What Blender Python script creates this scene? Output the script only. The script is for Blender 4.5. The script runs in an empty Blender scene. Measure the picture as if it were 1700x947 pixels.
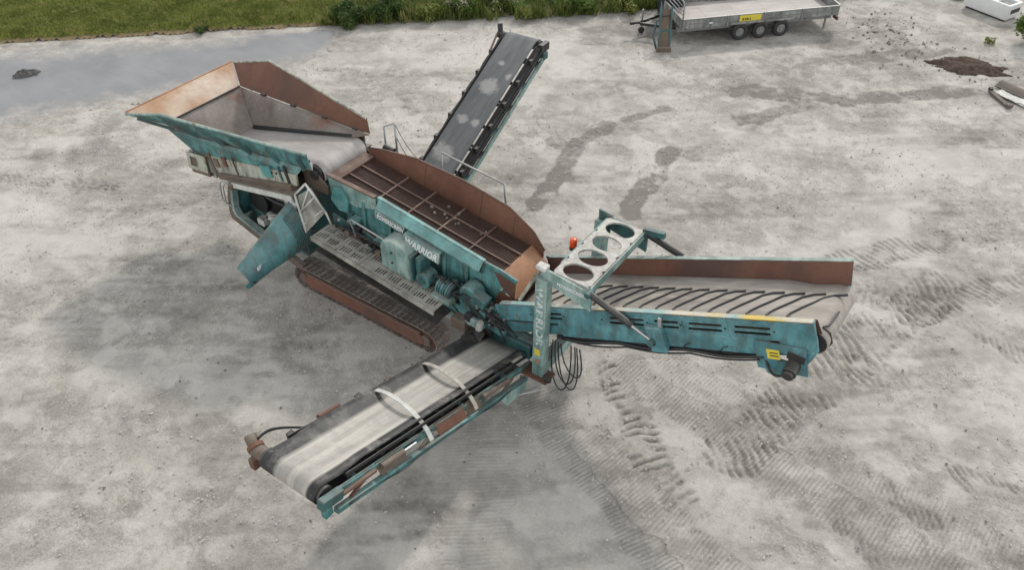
import bpy, math, random
import numpy as np
from mathutils import Vector, Matrix, noise as mnoise
random.seed(7); np.random.seed(7)
R = math.radians
scene = bpy.context.scene
COL = scene.collection

# ---------------------------------------------------------------- camera
cam_data = bpy.data.cameras.new('camera'); cam = bpy.data.objects.new('camera', cam_data); COL.objects.link(cam)
cam.location = (10.45, -10.48, 12.7); cam.rotation_euler = (R(49), 0, R(35))
cam_data.sensor_width = 36; cam_data.lens = 36*1400/1700; cam_data.clip_start = .1; cam_data.clip_end = 3000
scene.camera = cam

# ---------------------------------------------------------------- sky, sun, exposure
SUN = Vector((-.25, 1.2, 1.0)).normalized()
elev = math.asin(SUN.z); azim = math.atan2(SUN.x, SUN.y)
world = bpy.data.worlds.new('World'); scene.world = world; world.use_nodes = True
wt = world.node_tree; wt.nodes.clear()
sky = wt.nodes.new('ShaderNodeTexSky'); sky.sky_type = 'NISHITA'; sky.sun_disc = False
sky.sun_elevation = elev; sky.sun_rotation = azim; sky.air_density = 1.0; sky.dust_density = 0.0; sky.ozone_density = 1.0
hs = wt.nodes.new('ShaderNodeHueSaturation'); hs.inputs['Saturation'].default_value = .08
bg = wt.nodes.new('ShaderNodeBackground'); bg.inputs['Strength'].default_value = .15
wo = wt.nodes.new('ShaderNodeOutputWorld')
wt.links.new(sky.outputs[0], hs.inputs['Color']); wt.links.new(hs.outputs[0], bg.inputs[0]); wt.links.new(bg.outputs[0], wo.inputs[0])
sl = bpy.data.lights.new('sun', 'SUN'); sl.energy = 1.05; sl.angle = R(4.5); sl.color = (1, .95, .87)
so = bpy.data.objects.new('sun', sl); COL.objects.link(so)
so.rotation_euler = (-SUN).to_track_quat('-Z', 'Y').to_euler()
vs = scene.view_settings; vs.view_transform = 'Standard'; vs.look = 'None'; vs.exposure = 1.05; vs.gamma = 1; vs.use_curve_mapping = False

# ---------------------------------------------------------------- material helpers
class NT:
    def __init__(s, name):
        s.m = bpy.data.materials.new(name); s.m.use_nodes = True; s.t = s.m.node_tree; s.t.nodes.clear()
        s.out = s.t.nodes.new('ShaderNodeOutputMaterial'); s.b = s.t.nodes.new('ShaderNodeBsdfPrincipled')
        s.t.links.new(s.b.outputs[0], s.out.inputs[0]); s.tc = s.t.nodes.new('ShaderNodeTexCoord')
    def link(s, a, b): s.t.links.new(a, b)
    def setin(s, sock, v):
        if v is None: return
        if isinstance(v, bpy.types.NodeSocket): s.link(v, sock)
        elif isinstance(v, (tuple, list)) and len(v) == 3 and sock.type == 'RGBA': sock.default_value = (*v, 1)
        else: sock.default_value = v
    def mapping(s, scale=(1, 1, 1), coord='Object', rot=(0, 0, 0)):
        n = s.t.nodes.new('ShaderNodeMapping'); s.link(s.tc.outputs[coord], n.inputs[0])
        n.inputs['Scale'].default_value = scale; n.inputs['Rotation'].default_value = rot; return n.outputs[0]
    def noise(s, scale, detail=5, rough=.6, vec=None, dist=0):
        n = s.t.nodes.new('ShaderNodeTexNoise'); n.inputs['Scale'].default_value = scale; n.inputs['Detail'].default_value = detail
        n.inputs['Roughness'].default_value = rough; n.inputs['Distortion'].default_value = dist
        s.link(vec if vec is not None else s.tc.outputs['Object'], n.inputs['Vector']); return n.outputs['Fac']
    def ramp(s, fac, lo, hi, a=0., b=1.):
        n = s.t.nodes.new('ShaderNodeMapRange'); n.clamp = True; s.link(fac, n.inputs[0])
        n.inputs[1].default_value = lo; n.inputs[2].default_value = hi; n.inputs[3].default_value = a; n.inputs[4].default_value = b
        return n.outputs[0]
    def mix(s, fac, a, b, mode='MIX'):
        n = s.t.nodes.new('ShaderNodeMix'); n.data_type = 'RGBA'; n.blend_type = mode
        s.setin(n.inputs[0], fac); s.setin(n.inputs[6], a); s.setin(n.inputs[7], b); return n.outputs[2]
    def math(s, op, a, b=0.):
        n = s.t.nodes.new('ShaderNodeMath'); n.operation = op; n.use_clamp = True; s.setin(n.inputs[0], a); s.setin(n.inputs[1], b); return n.outputs[0]
    def attr(s, name):
        n = s.t.nodes.new('ShaderNodeAttribute'); n.attribute_name = name; return n.outputs['Fac']
    def upness(s):
        g = s.t.nodes.new('ShaderNodeNewGeometry'); x = s.t.nodes.new('ShaderNodeSeparateXYZ'); s.link(g.outputs['Normal'], x.inputs[0]); return x.outputs['Z']
    def rnd(s):
        return s.t.nodes.new('ShaderNodeObjectInfo').outputs['Random']
    def fin(s, col, rough=.6, metal=0., bump=None, bstr=.3, bdist=.01, spec=None):
        s.setin(s.b.inputs['Base Color'], col); s.setin(s.b.inputs['Roughness'], rough); s.setin(s.b.inputs['Metallic'], metal)
        if spec is not None: s.b.inputs['Specular IOR Level'].default_value = spec
        if bump is not None:
            n = s.t.nodes.new('ShaderNodeBump'); n.inputs['Strength'].default_value = bstr; n.inputs['Distance'].default_value = bdist
            s.link(bump, n.inputs['Height']); s.link(n.outputs[0], s.b.inputs['Normal'])
        return s.m

RUST1 = (.085, .038, .022); RUST2 = (.20, .085, .04); DUST = (.36, .33, .29)
def paint(name, base, faded, rust=.5, dust=.5, rough=.5, grime=.5):
    n = NT(name)
    big = n.noise(1.7, 4, .6); fine = n.noise(14, 6, .7); streak = n.noise(3.2, 5, .65, n.mapping((2.6, 2.6, .55)))
    c = n.mix(n.ramp(big, .40, .60), tuple(x*.82 for x in base), tuple(x*1.12 for x in faded))
    c = n.mix(n.ramp(fine, .3, .8, 0, .25), c, tuple(x*.55 for x in base))
    g = n.ramp(streak, .46, .66, 0, grime)
    c = n.mix(g, c, (.048, .044, .036)); c = n.mix(n.ramp(n.noise(1.15, 7, .75), .52, .66, 0, .75*grime), c, (.036, .034, .029))
    rcol = n.mix(n.ramp(fine, .35, .65), RUST1, RUST2)
    runs = n.noise(2.4, 6, .7, n.mapping((5.5, 5.5, .35)))
    c = n.mix(n.ramp(runs, .57, .68, 0, .30+.5*rust), c, n.mix(.5, rcol, (.07, .055, .042)))
    rm = n.math('MULTIPLY', n.ramp(n.noise(2.6, 9, .78), .635-.10*rust, .665-.10*rust), n.ramp(streak, .40, .54))
    c = n.mix(rm, c, rcol)
    bv = n.t.nodes.new('ShaderNodeBevel'); bv.samples = 3; bv.inputs['Radius'].default_value = .028
    gm_ = n.t.nodes.new('ShaderNodeNewGeometry'); dt = n.t.nodes.new('ShaderNodeVectorMath'); dt.operation = 'DOT_PRODUCT'; n.link(bv.outputs[0], dt.inputs[0]); n.link(gm_.outputs['Normal'], dt.inputs[1])
    ew = n.math('MULTIPLY', n.ramp(dt.outputs['Value'], .985, .90), n.ramp(n.noise(6.5, 5, .7), .44, .58))
    c = n.mix(n.math('MULTIPLY', ew, .8), c, n.mix(n.ramp(big, .45, .55), rcol, tuple(min(1, x*1.25+.10) for x in faded)))
    d = n.math('MULTIPLY', n.ramp(n.upness(), .35, .95), n.ramp(n.noise(5, 6, .7), .3, .7, .25*dust, 1.*dust))
    c = n.mix(d, c, DUST)
    return n.fin(c, n.ramp(fine, .3, .7, rough-.08, rough+.25), 0, n.noise(30, 4), .15, .004)
def rusty(name, a, b, c3=None, scale=2.2, dust=.35, rough=.75, streak=(1, 1, .4)):
    n = NT(name)
    f1 = n.noise(scale, 6, .65, n.mapping(streak)); f2 = n.noise(scale*9, 6, .7)
    c = n.mix(n.ramp(f1, .32, .68), a, b)
    if c3: c = n.mix(n.ramp(n.noise(scale*.55, 4, .6, n.mapping((1, 1, .8))), .5, .66), c, c3)
    c = n.mix(n.ramp(f2, .35, .8, 0, .4), c, tuple(x*.45 for x in a))
    d = n.math('MULTIPLY', n.ramp(n.upness(), .5, .98), n.ramp(n.noise(3.5, 6, .7), .35, .7, .1*dust, dust))
    c = n.mix(d, c, DUST)
    return n.fin(c, rough, .0, f2, .25, .006)
def plain(name, col, rough=.6, metal=0., var=.35, scale=8, dust=.0):
    n = NT(name); f = n.noise(scale, 6, .65)
    c = n.mix(n.ramp(f, .3, .7, 0, var), col, tuple(x*.4 for x in col))
    if dust:
        d = n.math('MULTIPLY', n.ramp(n.upness(), .3, .95), n.ramp(n.noise(scale*.6, 6, .7), .3, .7, .15*dust, dust)); c = n.mix(d, c, DUST)
    return n.fin(c, rough, metal, f, .12, .004)

M = {}
M['teal'] = paint('teal_paint', (.034, .155, .158), (.082, .235, .228), .32, .42, .5, .75)
M['teal_bright'] = paint('bright_teal_paint', (.075, .275, .268), (.13, .325, .31), .15, .3, .45, .3)
M['teal_dark'] = paint('dark_teal_paint', (.018, .085, .088), (.03, .12, .12), .55, .2)
M['teal_mid'] = paint('door_paint', (.030, .125, .135), (.062, .185, .19), .2, .35, .45, .55)
M['teal_pale'] = paint('pale_teal_paint', (.15, .275, .255), (.25, .345, .315), .22, .45, .55, .45)
M['blue_teal'] = paint('blue_teal_paint', (.050, .175, .198), (.088, .235, .255), .12, .4, .42, .5)
M['cream'] = paint('cream_paint', (.40, .39, .31), (.31, .33, .28), .5, .35, .55, .85)
M['white'] = paint('white_paint', (.55, .56, .53), (.48, .50, .47), .2, .4, .5, .25)
M['grating'] = paint('grating_paint', (.23, .235, .205), (.285, .28, .245), .35, .4, .6, .5)
M['rust'] = rusty('dark_rust', (.075, .036, .024), (.125, .060, .036), None, 1.6)
M['rust_red'] = rusty('red_rust', (.112, .044, .026), (.175, .080, .046), (.075, .040, .032), .9, .08)
M['rust_orange'] = rusty('orange_rust', (.32, .145, .07), (.44, .23, .12), (.24, .105, .055), 1.3, .12, .55)
M['rust_tan'] = rusty('worn_tan_steel', (.30, .145, .065), (.42, .25, .13), (.56, .47, .38), .8, .12, .5, (1, 1, 1))
M['rust_grey'] = rusty('scoured_grey_steel', (.15, .118, .10), (.30, .265, .235), (.20, .085, .048), 1.5, .15, .42, (1, 1, .7))
M['brown_grime'] = rusty('brown_grime', (.085, .062, .044), (.15, .115, .085), None, 2.0, .5)
M['steel_dark'] = plain('dark_steel', (.035, .034, .034), .5, .3, .5, 9, .25)
M['black'] = plain('black_rubber', (.016, .016, .017), .6, 0, .4, 9, .12)
M['hose'] = plain('hose_rubber', (.010, .010, .011), .45, 0, .3, 9, .05)
M['steel'] = plain('worn_steel', (.34, .32, .30), .4, .7, .5, 7, .2)
M['chrome'] = plain('ram_chrome', (.42, .42, .42), .25, .9, .3, 12)
M['galv'] = plain('galvanised_steel', (.40, .415, .41), .45, .55, .45, 5, .35)
M['yellow'] = plain('yellow_sticker', (.62, .50, .05), .5, 0, .35, 20)
M['lettering_white'] = plain('white_lettering', (.68, .70, .70), .5, 0, .45, 25)
n = NT('worn_lettering'); M['lettering_worn'] = n.fin(n.mix(n.ramp(n.noise(11, 5, .7), .46, .58), (.50, .53, .53), (.17, .29, .28)), .6)
M['lettering_black'] = plain('black_lettering', (.02, .022, .026), .5, 0, .3, 25)
M['mesh_wire'] = rusty('rusty_wire', (.075, .04, .032), (.12, .065, .045), None, 3.0, .1)
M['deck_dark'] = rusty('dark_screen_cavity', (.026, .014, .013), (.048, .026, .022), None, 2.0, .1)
M['bar_rust'] = rusty('pale_rust_bar', (.11, .06, .045), (.17, .10, .07), None, 4.0, .25)
n = NT('orange_beacon_lens'); M['beacon'] = n.fin((.75, .09, .015), .2); n.b.inputs['Transmission Weight'].default_value = .25
def belt(name, dark, pale, along, lo=.42, hi=.62, patch=()):
    """worn conveyor rubber: streaks run along the belt"""
    n = NT(name); v = n.mapping(along)
    s1 = n.noise(1.0, 5, .6, v); s2 = n.noise(4.0, 4, .7, v); p = n.noise(1.3, 5, .6)
    f = n.math('ADD', n.ramp(s1, lo, hi, 0, .8), n.ramp(s2, .35, .7, -.15, .25))
    c = n.mix(f, dark, pale); pn = n.noise(5, 5, .7)
    for q, rad in patch:                # dry spoil left lying on the belt
        dn = n.t.nodes.new('ShaderNodeVectorMath'); dn.operation = 'DISTANCE'; n.link(n.tc.outputs['Object'], dn.inputs[0]); dn.inputs[1].default_value = q
        c = n.mix(n.math('MULTIPLY', n.ramp(n.math('ADD', n.math('MULTIPLY', dn.outputs['Value'], 1/rad/2), n.ramp(pn, .3, .7, -.2, .2)), .55, .30), .62), c, (.40, .39, .37))
    return n.fin(c, .7, 0, s2, .1, .004)
PATCHES = (((-1.33, 5.32, 2.36), .27), ((-1.41, 4.26, 1.87), .15), ((-1.42, 6.0, 2.68), .10), ((-.98, 5.71, 2.53), .12), ((-1.01, 4.28, 1.87), .13), ((-1.29, 3.3, 1.42), .3))
M['belt_feed'] = belt('feeder_belt_rubber', (.27, .245, .23), (.37, .35, .335), (1, 3, 1), .3, .7)
M['belt_dark'] = belt('far_belt_rubber', (.085, .092, .095), (.15, .155, .155), (3, .5, .5), .3, .75, PATCHES)
M['belt_tail'] = belt('chevron_belt_rubber', (.17, .152, .132), (.34, .31, .27), (.4, 2.2, .4), .3, .6)

# ---------------------------------------------------------------- mesh helpers
class MB:
    def __init__(s): s.v = []; s.f = []
    def add(s, vs, fs):
        o = len(s.v); s.v += [tuple(map(float, p)) for p in vs]; s.f += [tuple(i+o for i in f) for f in fs]; return s
    def box(s, c, size, mat=None):
        x, y, z = (d/2 for d in size); pts = [Vector((a*x, b*y, e*z)) for e in (-1, 1) for b in (-1, 1) for a in (-1, 1)]
        if mat is not None: pts = [mat @ p for p in pts]
        c = Vector(c); return s.add([p+c for p in pts], [(0, 2, 3, 1), (4, 5, 7, 6), (0, 1, 5, 4), (2, 6, 7, 3), (0, 4, 6, 2), (1, 3, 7, 5)])
    def beam(s, a, b, w, h, up=(0, 0, 1)):
        a = Vector(a); b = Vector(b); d = (b-a).normalized(); up = Vector(up)
        sx = d.cross(up)
        if sx.length < 1e-4: sx = d.cross(Vector((0, 1, 0)))
        sx.normalize(); u = sx.cross(d).normalized()
        P = [p+sx*i*w/2+u*j*h/2 for p in (a, b) for i, j in ((-1, -1), (1, -1), (1, 1), (-1, 1))]
        return s.add(P, [(3, 2, 1, 0), (4, 5, 6, 7), (0, 1, 5, 4), (1, 2, 6, 5), (2, 3, 7, 6), (3, 0, 4, 7)])
    def tube(s, a, b, r, r2=None, k=12): return s.path([a, b], r, k, r2)
    def path(s, pts, r, k=8, r2=None):
        pts = [Vector(p) for p in pts]; n = len(pts); V = []; prev = None
        for i, p in enumerate(pts):
            d = (pts[min(i+1, n-1)]-pts[max(i-1, 0)]).normalized()
            if prev is None:
                sx = d.cross(Vector((0, 0, 1)))
                if sx.length < 1e-3: sx = d.cross(Vector((0, 1, 0)))
            else: sx = prev-d*prev.dot(d)
            sx.normalize(); prev = sx; u = d.cross(sx); rr = r if r2 is None else r+(r2-r)*i/(n-1)
            V += [p+(sx*math.cos(2*math.pi*j/k)+u*math.sin(2*math.pi*j/k))*rr for j in range(k)]
        Fc = [(i*k+j, i*k+(j+1) % k, (i+1)*k+(j+1) % k, (i+1)*k+j) for i in range(n-1) for j in range(k)]
        Fc += [tuple(reversed(range(k))), tuple(range((n-1)*k, n*k))]
        return s.add(V, Fc)
    def prism(s, poly, vec):
        vec = Vector(vec); P = [Vector(p) for p in poly]; k = len(P)
        return s.add(P+[p+vec for p in P], [tuple(reversed(range(k))), tuple(range(k, 2*k))]+[(i, (i+1) % k, k+(i+1) % k, k+i) for i in range(k)])
    def plate(s, poly, t):
        P = [Vector(p) for p in poly]; nrm = (P[1]-P[0]).cross(P[2]-P[0]).normalized()
        return s.prism([p-nrm*t/2 for p in P], nrm*t)
    def sheet(s, grid, t):
        """grid[i][j] of points -> curved slab of thickness t"""
        g = [[Vector(p) for p in row] for row in grid]; n, m = len(g), len(g[0])
        def nr(i, j):
            a = g[min(i+1, n-1)][j]-g[max(i-1, 0)][j]; b = g[i][min(j+1, m-1)]-g[i][max(j-1, 0)]; return a.cross(b).normalized()
        A = [g[i][j]+nr(i, j)*t/2 for i in range(n) for j in range(m)]; B = [g[i][j]-nr(i, j)*t/2 for i in range(n) for j in range(m)]
        N = n*m; F = []
        for i in range(n-1):
            for j in range(m-1):
                a, b, c, d = i*m+j, (i+1)*m+j, (i+1)*m+j+1, i*m+j+1; F += [(a, b, c, d), (N+d, N+c, N+b, N+a)]
        for i in range(n-1): F += [(i*m, N+i*m, N+(i+1)*m, (i+1)*m), ((i+1)*m+m-1, N+(i+1)*m+m-1, N+i*m+m-1, i*m+m-1)]
        for j in range(m-1): F += [(j+1, N+j+1, N+j, j), ((n-1)*m+j, N+(n-1)*m+j, N+(n-1)*m+j+1, (n-1)*m+j+1)]
        return s.add(A+B, F)
    def slotted(s, o, ex, ey, L, Hh, t, holes):
        """flat plate in the frame o, ex, ey with rectangular holes (x0,x1,y0,y1) really cut out"""
        o = Vector(o); ex = Vector(ex).normalized(); ey = Vector(ey).normalized(); ez = ex.cross(ey).normalized()
        xs = sorted({0, L} | {h[0] for h in holes} | {h[1] for h in holes}); ys = sorted({0, Hh} | {h[2] for h in holes} | {h[3] for h in holes})
        def solid(i, j):
            if not (0 <= i < len(xs)-1 and 0 <= j < len(ys)-1): return False
            cx = (xs[i]+xs[i+1])/2; cy = (ys[j]+ys[j+1])/2
            return not any(h[0] < cx < h[1] and h[2] < cy < h[3] for h in holes)
        P = lambda x, y, z: o+ex*x+ey*y+ez*z
        for i in range(len(xs)-1):
            for j in range(len(ys)-1):
                if not solid(i, j): continue
                x0, x1, y0, y1 = xs[i], xs[i+1], ys[j], ys[j+1]; h = t/2
                s.add([P(x0, y0, h), P(x1, y0, h), P(x1, y1, h), P(x0, y1, h), P(x0, y0, -h), P(x1, y0, -h), P(x1, y1, -h), P(x0, y1, -h)], [(0, 1, 2, 3), (7, 6, 5, 4)])
                b = len(s.v)-8
                if not solid(i, j-1): s.f.append((b+0, b+4, b+5, b+1))
                if not solid(i+1, j): s.f.append((b+1, b+5, b+6, b+2))
                if not solid(i, j+1): s.f.append((b+2, b+6, b+7, b+3))
                if not solid(i-1, j): s.f.append((b+3, b+7, b+4, b+0))
        return s
    def mesh(s, name, mat, smooth=False):
        me = bpy.data.meshes.new(name); me.from_pydata(s.v, [], s.f); me.materials.append(mat)
        if smooth: me.shade_smooth()
        me.update(); return me
    def build(s, name, mat, parent=None, bevel=0., smooth=False, auto=False):
        ob = link(name, s.mesh(name, M[mat] if isinstance(mat, str) else mat, smooth or auto), parent)
        if auto: ob.data.set_sharp_from_angle(angle=R(35))
        if bevel:
            b = ob.modifiers.new('bevel', 'BEVEL'); b.width = bevel; b.segments = 2; b.limit_method = 'ANGLE'; b.angle_limit = R(40)
        return ob
def link(name, data, parent=None):
    ob = bpy.data.objects.new(name, data); COL.objects.link(ob)
    if parent is not None: ob.parent = parent
    return ob
def thing(name, label, cat, loc=(0, 0, 0), rz=0., group=None):
    e = link(name, None); e.empty_display_size = .3; e.location = loc; e.rotation_euler = (0, 0, rz); return tag(e, label, cat, group)
def tag(o, label=None, cat=None, group=None, kind=None):
    for k, v in (('label', label), ('category', cat), ('group', group), ('kind', kind)):
        if v: o[k] = v
    return o
def lerp(a, b, t): return Vector(a).lerp(Vector(b), t)
def bezier(a, b, c, d, n=12):
    a, b, c, d = map(Vector, (a, b, c, d)); return [a*(1-t)**3+b*3*t*(1-t)**2+c*3*t*t*(1-t)+d*t**3 for t in (i/n for i in range(n+1))]
def text(body, size, mat, parent, o, ex, ey, extr=.004, name='lettering', shear=0., width=None):
    cu = bpy.data.curves.new('lettering', 'FONT'); cu.body = body; cu.size = size; cu.extrude = extr; cu.shear = shear; cu.offset = size*.025; cu.resolution_u = 3
    tmp = bpy.data.objects.new('lettering_source', cu); COL.objects.link(tmp); bpy.context.view_layer.update()
    me = bpy.data.meshes.new_from_object(tmp.evaluated_get(bpy.context.evaluated_depsgraph_get())); bpy.data.objects.remove(tmp); bpy.data.curves.remove(cu)
    ex = Vector(ex).normalized(); ey = Vector(ey); ey = (ey-ex*ey.dot(ex)).normalized(); ez = ex.cross(ey)
    k = 1.
    if width: k = width/max(v.co.x for v in me.vertices)
    m = Matrix((ex*k, ey, ez)).transposed().to_4x4(); m.translation = Vector(o); me.transform(m)
    me.materials.clear(); me.materials.append(M[mat]); return link(name, me, parent)

# ---------------------------------------------------------------- numpy value noise
_T = np.random.rand(256, 256).astype(np.float32)
def vnoise(x, y, s, o=0):
    x = x/s+o*17.3; y = y/s+o*9.1; xi = np.floor(x).astype(int); yi = np.floor(y).astype(int); fx = x-xi; fy = y-yi
    fx = fx*fx*(3-2*fx); fy = fy*fy*(3-2*fy); g = lambda a, b: _T[(a+o*31) % 256, (b+o*57) % 256]
    return (g(xi, yi)*(1-fx)+g(xi+1, yi)*fx)*(1-fy)+(g(xi, yi+1)*(1-fx)+g(xi+1, yi+1)*fx)*fy
def fbm(x, y, s, n=4, o=0):
    a = 1.; t = 0.; w = 0.
    for i in range(n): t = t+a*vnoise(x, y, s/2**i, o+i); w += a; a *= .55
    return t/w
def sstep(a, b, v): t = np.clip((v-a)/(b-a), 0, 1); return t*t*(3-2*t)
def strip(X, Y, pts, width, rag=.12, o=3):
    """distance along and a soft mask for a band along a polyline"""
    best = np.full(X.shape, 1e9); S = np.zeros(X.shape); Dl = np.zeros(X.shape); s0 = 0.
    for (ax, ay), (bx, by) in zip(pts[:-1], pts[1:]):
        L = math.hypot(bx-ax, by-ay); ux, uy = (bx-ax)/L, (by-ay)/L
        px, py = X-ax, Y-ay; t = np.clip(px*ux+py*uy, 0, L); d = np.hypot(px-t*ux, py-t*uy); lat = px*-uy+py*ux
        m = d < best; best = np.where(m, d, best); S = np.where(m, s0+px*ux+py*uy, S); Dl = np.where(m, lat, Dl); s0 += L
    edge = width/2+(fbm(X, Y, .5, 3, o)-.5)*rag*2
    return S, Dl, sstep(edge+.05, edge-.05, best)
def grass_line(x):   # verge between the yard and the grass, seen in plan
    return np.interp(x, [-60, -19.5, -15.4, -11.1, -7.26, -2.5, 4.5, 30], [-35, 1.8, 5.55, 9.5, 12.95, 17.1, 24.5, 50])

# ---------------------------------------------------------------- ground
def axis(parts):
    out = []
    for a, b, st in parts: out += list(np.arange(a, b, st))
    return np.array(out+[parts[-1][1]])
def geo(a, b, k): return list(np.geomspace(a, b, k))
xs = np.concatenate([[-v for v in reversed(geo(26, 260, 14))], axis([(-25.5, -7, .12), (-7, 13.2, .036), (13.2, 16, .2)]), geo(17, 260, 14)])
ys = np.concatenate([[-v for v in reversed(geo(11, 200, 14))], axis([(-10.4, 8.5, .036), (8.5, 26, .085)]), geo(27, 260, 14)])
GX, GY = np.meshgrid(xs, ys, indexing='ij'); Z = np.zeros(GX.shape); damp_dark = np.zeros(GX.shape); pale = np.zeros(GX.shape)
Z += (fbm(GX, GY, 2.4, 3, 1)-.5)*.05+(fbm(GX, GY, .35, 3, 5)-.5)*.022
pale += sstep(.52, .72, fbm(GX, GY, 3.1, 4, 11))*.7
ang = .62; U_ = GX*math.cos(ang)+GY*math.sin(ang); V_ = -GX*math.sin(ang)+GY*math.cos(ang)
drag = fbm(U_*.22, V_, .45, 4, 21); damp_dark += sstep(.55, .75, drag)*.35; pale += sstep(.53, .7, fbm(U_*.2, V_, .6, 3, 25))*.35
damp_dark += sstep(.54, .70, fbm(GX, GY, 1.4, 5, 31))*.30; pale += sstep(.52, .66, fbm(GX, GY, .55, 4, 35))*.6+sstep(.48, .66, fbm(U_*.4, V_, 1.7, 4, 27))*.45
def window(pts, m):
    px = [q[0] for q in pts]; py = [q[1] for q in pts]; i0, i1 = np.searchsorted(xs, (min(px)-m, max(px)+m)); j0, j1 = np.searchsorted(ys, (min(py)-m, max(py)+m)); return slice(i0, i1), slice(j0, j1)
def prints(pts, width, pitch, depth, dark, keep=.5, slant=0., o=40, lugs=False, duty=.42):
    w = window(pts, width+.3); gx, gy = GX[w], GY[w]
    S, Dl, m = strip(gx, gy, pts, width, .16, o)
    k = m*sstep(keep-.05, keep+.16, fbm(gx, gy, .75, 4, o+3)+.5-.32)
    ph = (S+Dl*slant+(fbm(gx, gy, .7, 3, o+5)-.5)*pitch*2.0)/pitch
    g = sstep(-.15, .45, np.cos(2*np.pi*ph)+(duty-.5)*2); brk = sstep(.36, .58, fbm(gx, gy, .28, 3, o+8))
    Z[w] += k*(-g*depth*(.15+.85*brk)*.70+(1-g)*depth*.25*brk)-m*.012; damp_dark[w] += k*(.25*dark+.45*dark*g*brk)  # grooves are darkened in colour as well as pressed into the mesh
ribs = np.zeros(GX.shape); ribm = np.zeros(GX.shape)
def fine(pts, width, amt, keep=.3, slant=0., o=140):
    """close-set grouser ribs: phase and strength stored for the material, the rut itself pressed into the mesh"""
    w = window(pts, width+.3); gx, gy = GX[w], GY[w]; S, Dl, m = strip(gx, gy, pts, width, .15, o)
    k = m*sstep(keep-.02, keep+.26, fbm(gx, gy, .8, 4, o+2)+.5-.32)*amt*.85
    ribs[w] = np.where(m > .02, S+Dl*slant, ribs[w]); ribm[w] = np.where(m > .02, np.maximum(k, 0), ribm[w]); Z[w] -= m*.006; damp_dark[w] += k*.08
fine([(3.9, -2.0), (4.9, -3.6), (5.8, -5.0)], 1.3, .5, .40, .1, 141); fine([(4.6, -1.1), (5.3, -1.5), (6.85, -2.1), (9.0, -3.2)], .9, 1., .22, 0, 144)
fine([(6.0, -1.4), (7.77, -2.05), (10, -2.7)], .8, .9, .25, .15, 147); fine([(5.5, .6), (7.84, .3), (9.12, .05), (10.5, -.15), (13, -.4)], .85, 1., .2, 0, 150)
fine([(6.2, 1.3), (8.2, 1.0), (10.5, .7), (13, .6)], .7, .7, .36, 0, 153); fine([(-1.5, -3.2), (1.4, -6.6)], .8, .3, .45, 0, 156); fine([(8.9, 11.5), (7.9, 8.8), (7.4, 6.4)], .6, .6, .4, .2, 159)
prints([(12.2, 11.6), (11.3, 10.6), (9.0, 7.9), (7.8, 6.2)], .8, .165, .040, .42, .22, .25, 41)
prints([(10.2, 7.0), (9.38, 4.8), (9.07, 3.1), (8.68, 1.9), (8.46, .7), (8.2, -.1)], 1.15, .185, .046, .40, .20, -.45, 44)
prints([(5.24, .36), (6.33, -.42), (7.2, -1.28), (8.22, -1.74)], .62, .19, .060, .45, .10, .15, 47, False, .5)
prints([(-13.2, -3.6), (-11.6, -2.85), (-9.7, -1.7), (-8.9, -1.2)], .5, .17, .040, .48, .18, .5, 53)
prints([(11.2, 1.75), (12.7, 1.95)], .5, .15, .040, .48, .15, .9, 56)
prints([(10.59, .79), (11.5, .5)], .5, .2, .032, .4, .2, 1.2, 59)
prints([(12.9, 10.0), (11.6, 8.4), (9.9, 5.7)], .75, .18, .034, .34, .28, .2, 62)
prints([(10.6, 6.3), (12.2, 5.75), (13, 5.6)], .6, .19, .032, .36, .25, 1.0, 64)
prints([(10.4, -.5), (11.2, -.85)], .35, .16, .03, .4, .2, 1.2, 66)
prints([(-9.5, -1.9), (-7.0, -.2), (-5.9, .4)], .5, .15, .022, .26, .42, .3, 74)
prints([(10.0, 3.5), (9.3, 3.35)], .8, .17, .034, .35, .25, .6, 76)
prints([(6.6, 4.6), (8.4, 5.6), (10.2, 6.3)], .7, .18, .026, .26, .36, -.2, 78)
for cx, cy in ((5.42, -.62), (9.1, -1.6), (10.2, 2.3)):
    w = window([(cx, cy)], 1.6); pale[w] = np.maximum(pale[w], sstep(.9, .1, np.hypot(GX[w]-cx, GY[w]-cy)+(fbm(GX[w], GY[w], .5, 4, 90)-.5)*1.2)*.9)
def stain(pts, width, amt, o=80, rag=.3, keep=.35, relief=.01):
    w = window(pts, width+.8); gx, gy = GX[w], GY[w]
    S, Dl, m = strip(gx, gy, pts, width, rag, o); k = m*sstep(keep-.1, keep+.15, fbm(gx, gy, .5, 4, o+2)); damp_dark[w] += k*amt; Z[w] -= k*relief
stain([(.3, 9.0), (.1, 7.6), (.5, 6.0), (.8, 4.4)], .55, .8, 80, .2)
stain([(2.5, 8.6), (2.6, 7.4), (2.7, 6.4), (2.9, 5.5)], .6, .85, 82, .2)
stain([(1.2, 10.8), (.5, 9.5)], .45, .75, 84, .2); stain([(1.2, 9.3), (3.0, 8.9)], .5, .35, 86)
stain([(2.4, 13.1), (5.4, 14.45), (8.3, 17.1)], .75, .8, 88); stain([(3.5, 11.6), (4.6, 13.5)], .7, .65, 90)
stain([(3.8, 16.4), (7, 19.6)], .7, .55, 92); stain([(-5.5, 6.7), (-5.1, 6.35)], .5, .75, 94); stain([(-.6, 7.4), (-.1, 7.3)], .4, .6, 96)
stain([(-1.2, 15.8), (3.6, 18.6)], 1.8, .35, 98); stain([(4.6, 20.5), (5.8, 18.7)], 1.6, .35, 99, .5)  # first band darkens the ground under and beside the trailer
stain([(9.6, 14.8), (12.5, 18.5)], 1.4, .25, 100)
stain([(3.4, -4.2), (6.0, -4.4)], 1.4, .22, 104, .5)  # faint darker band below and right of the near conveyor
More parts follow.
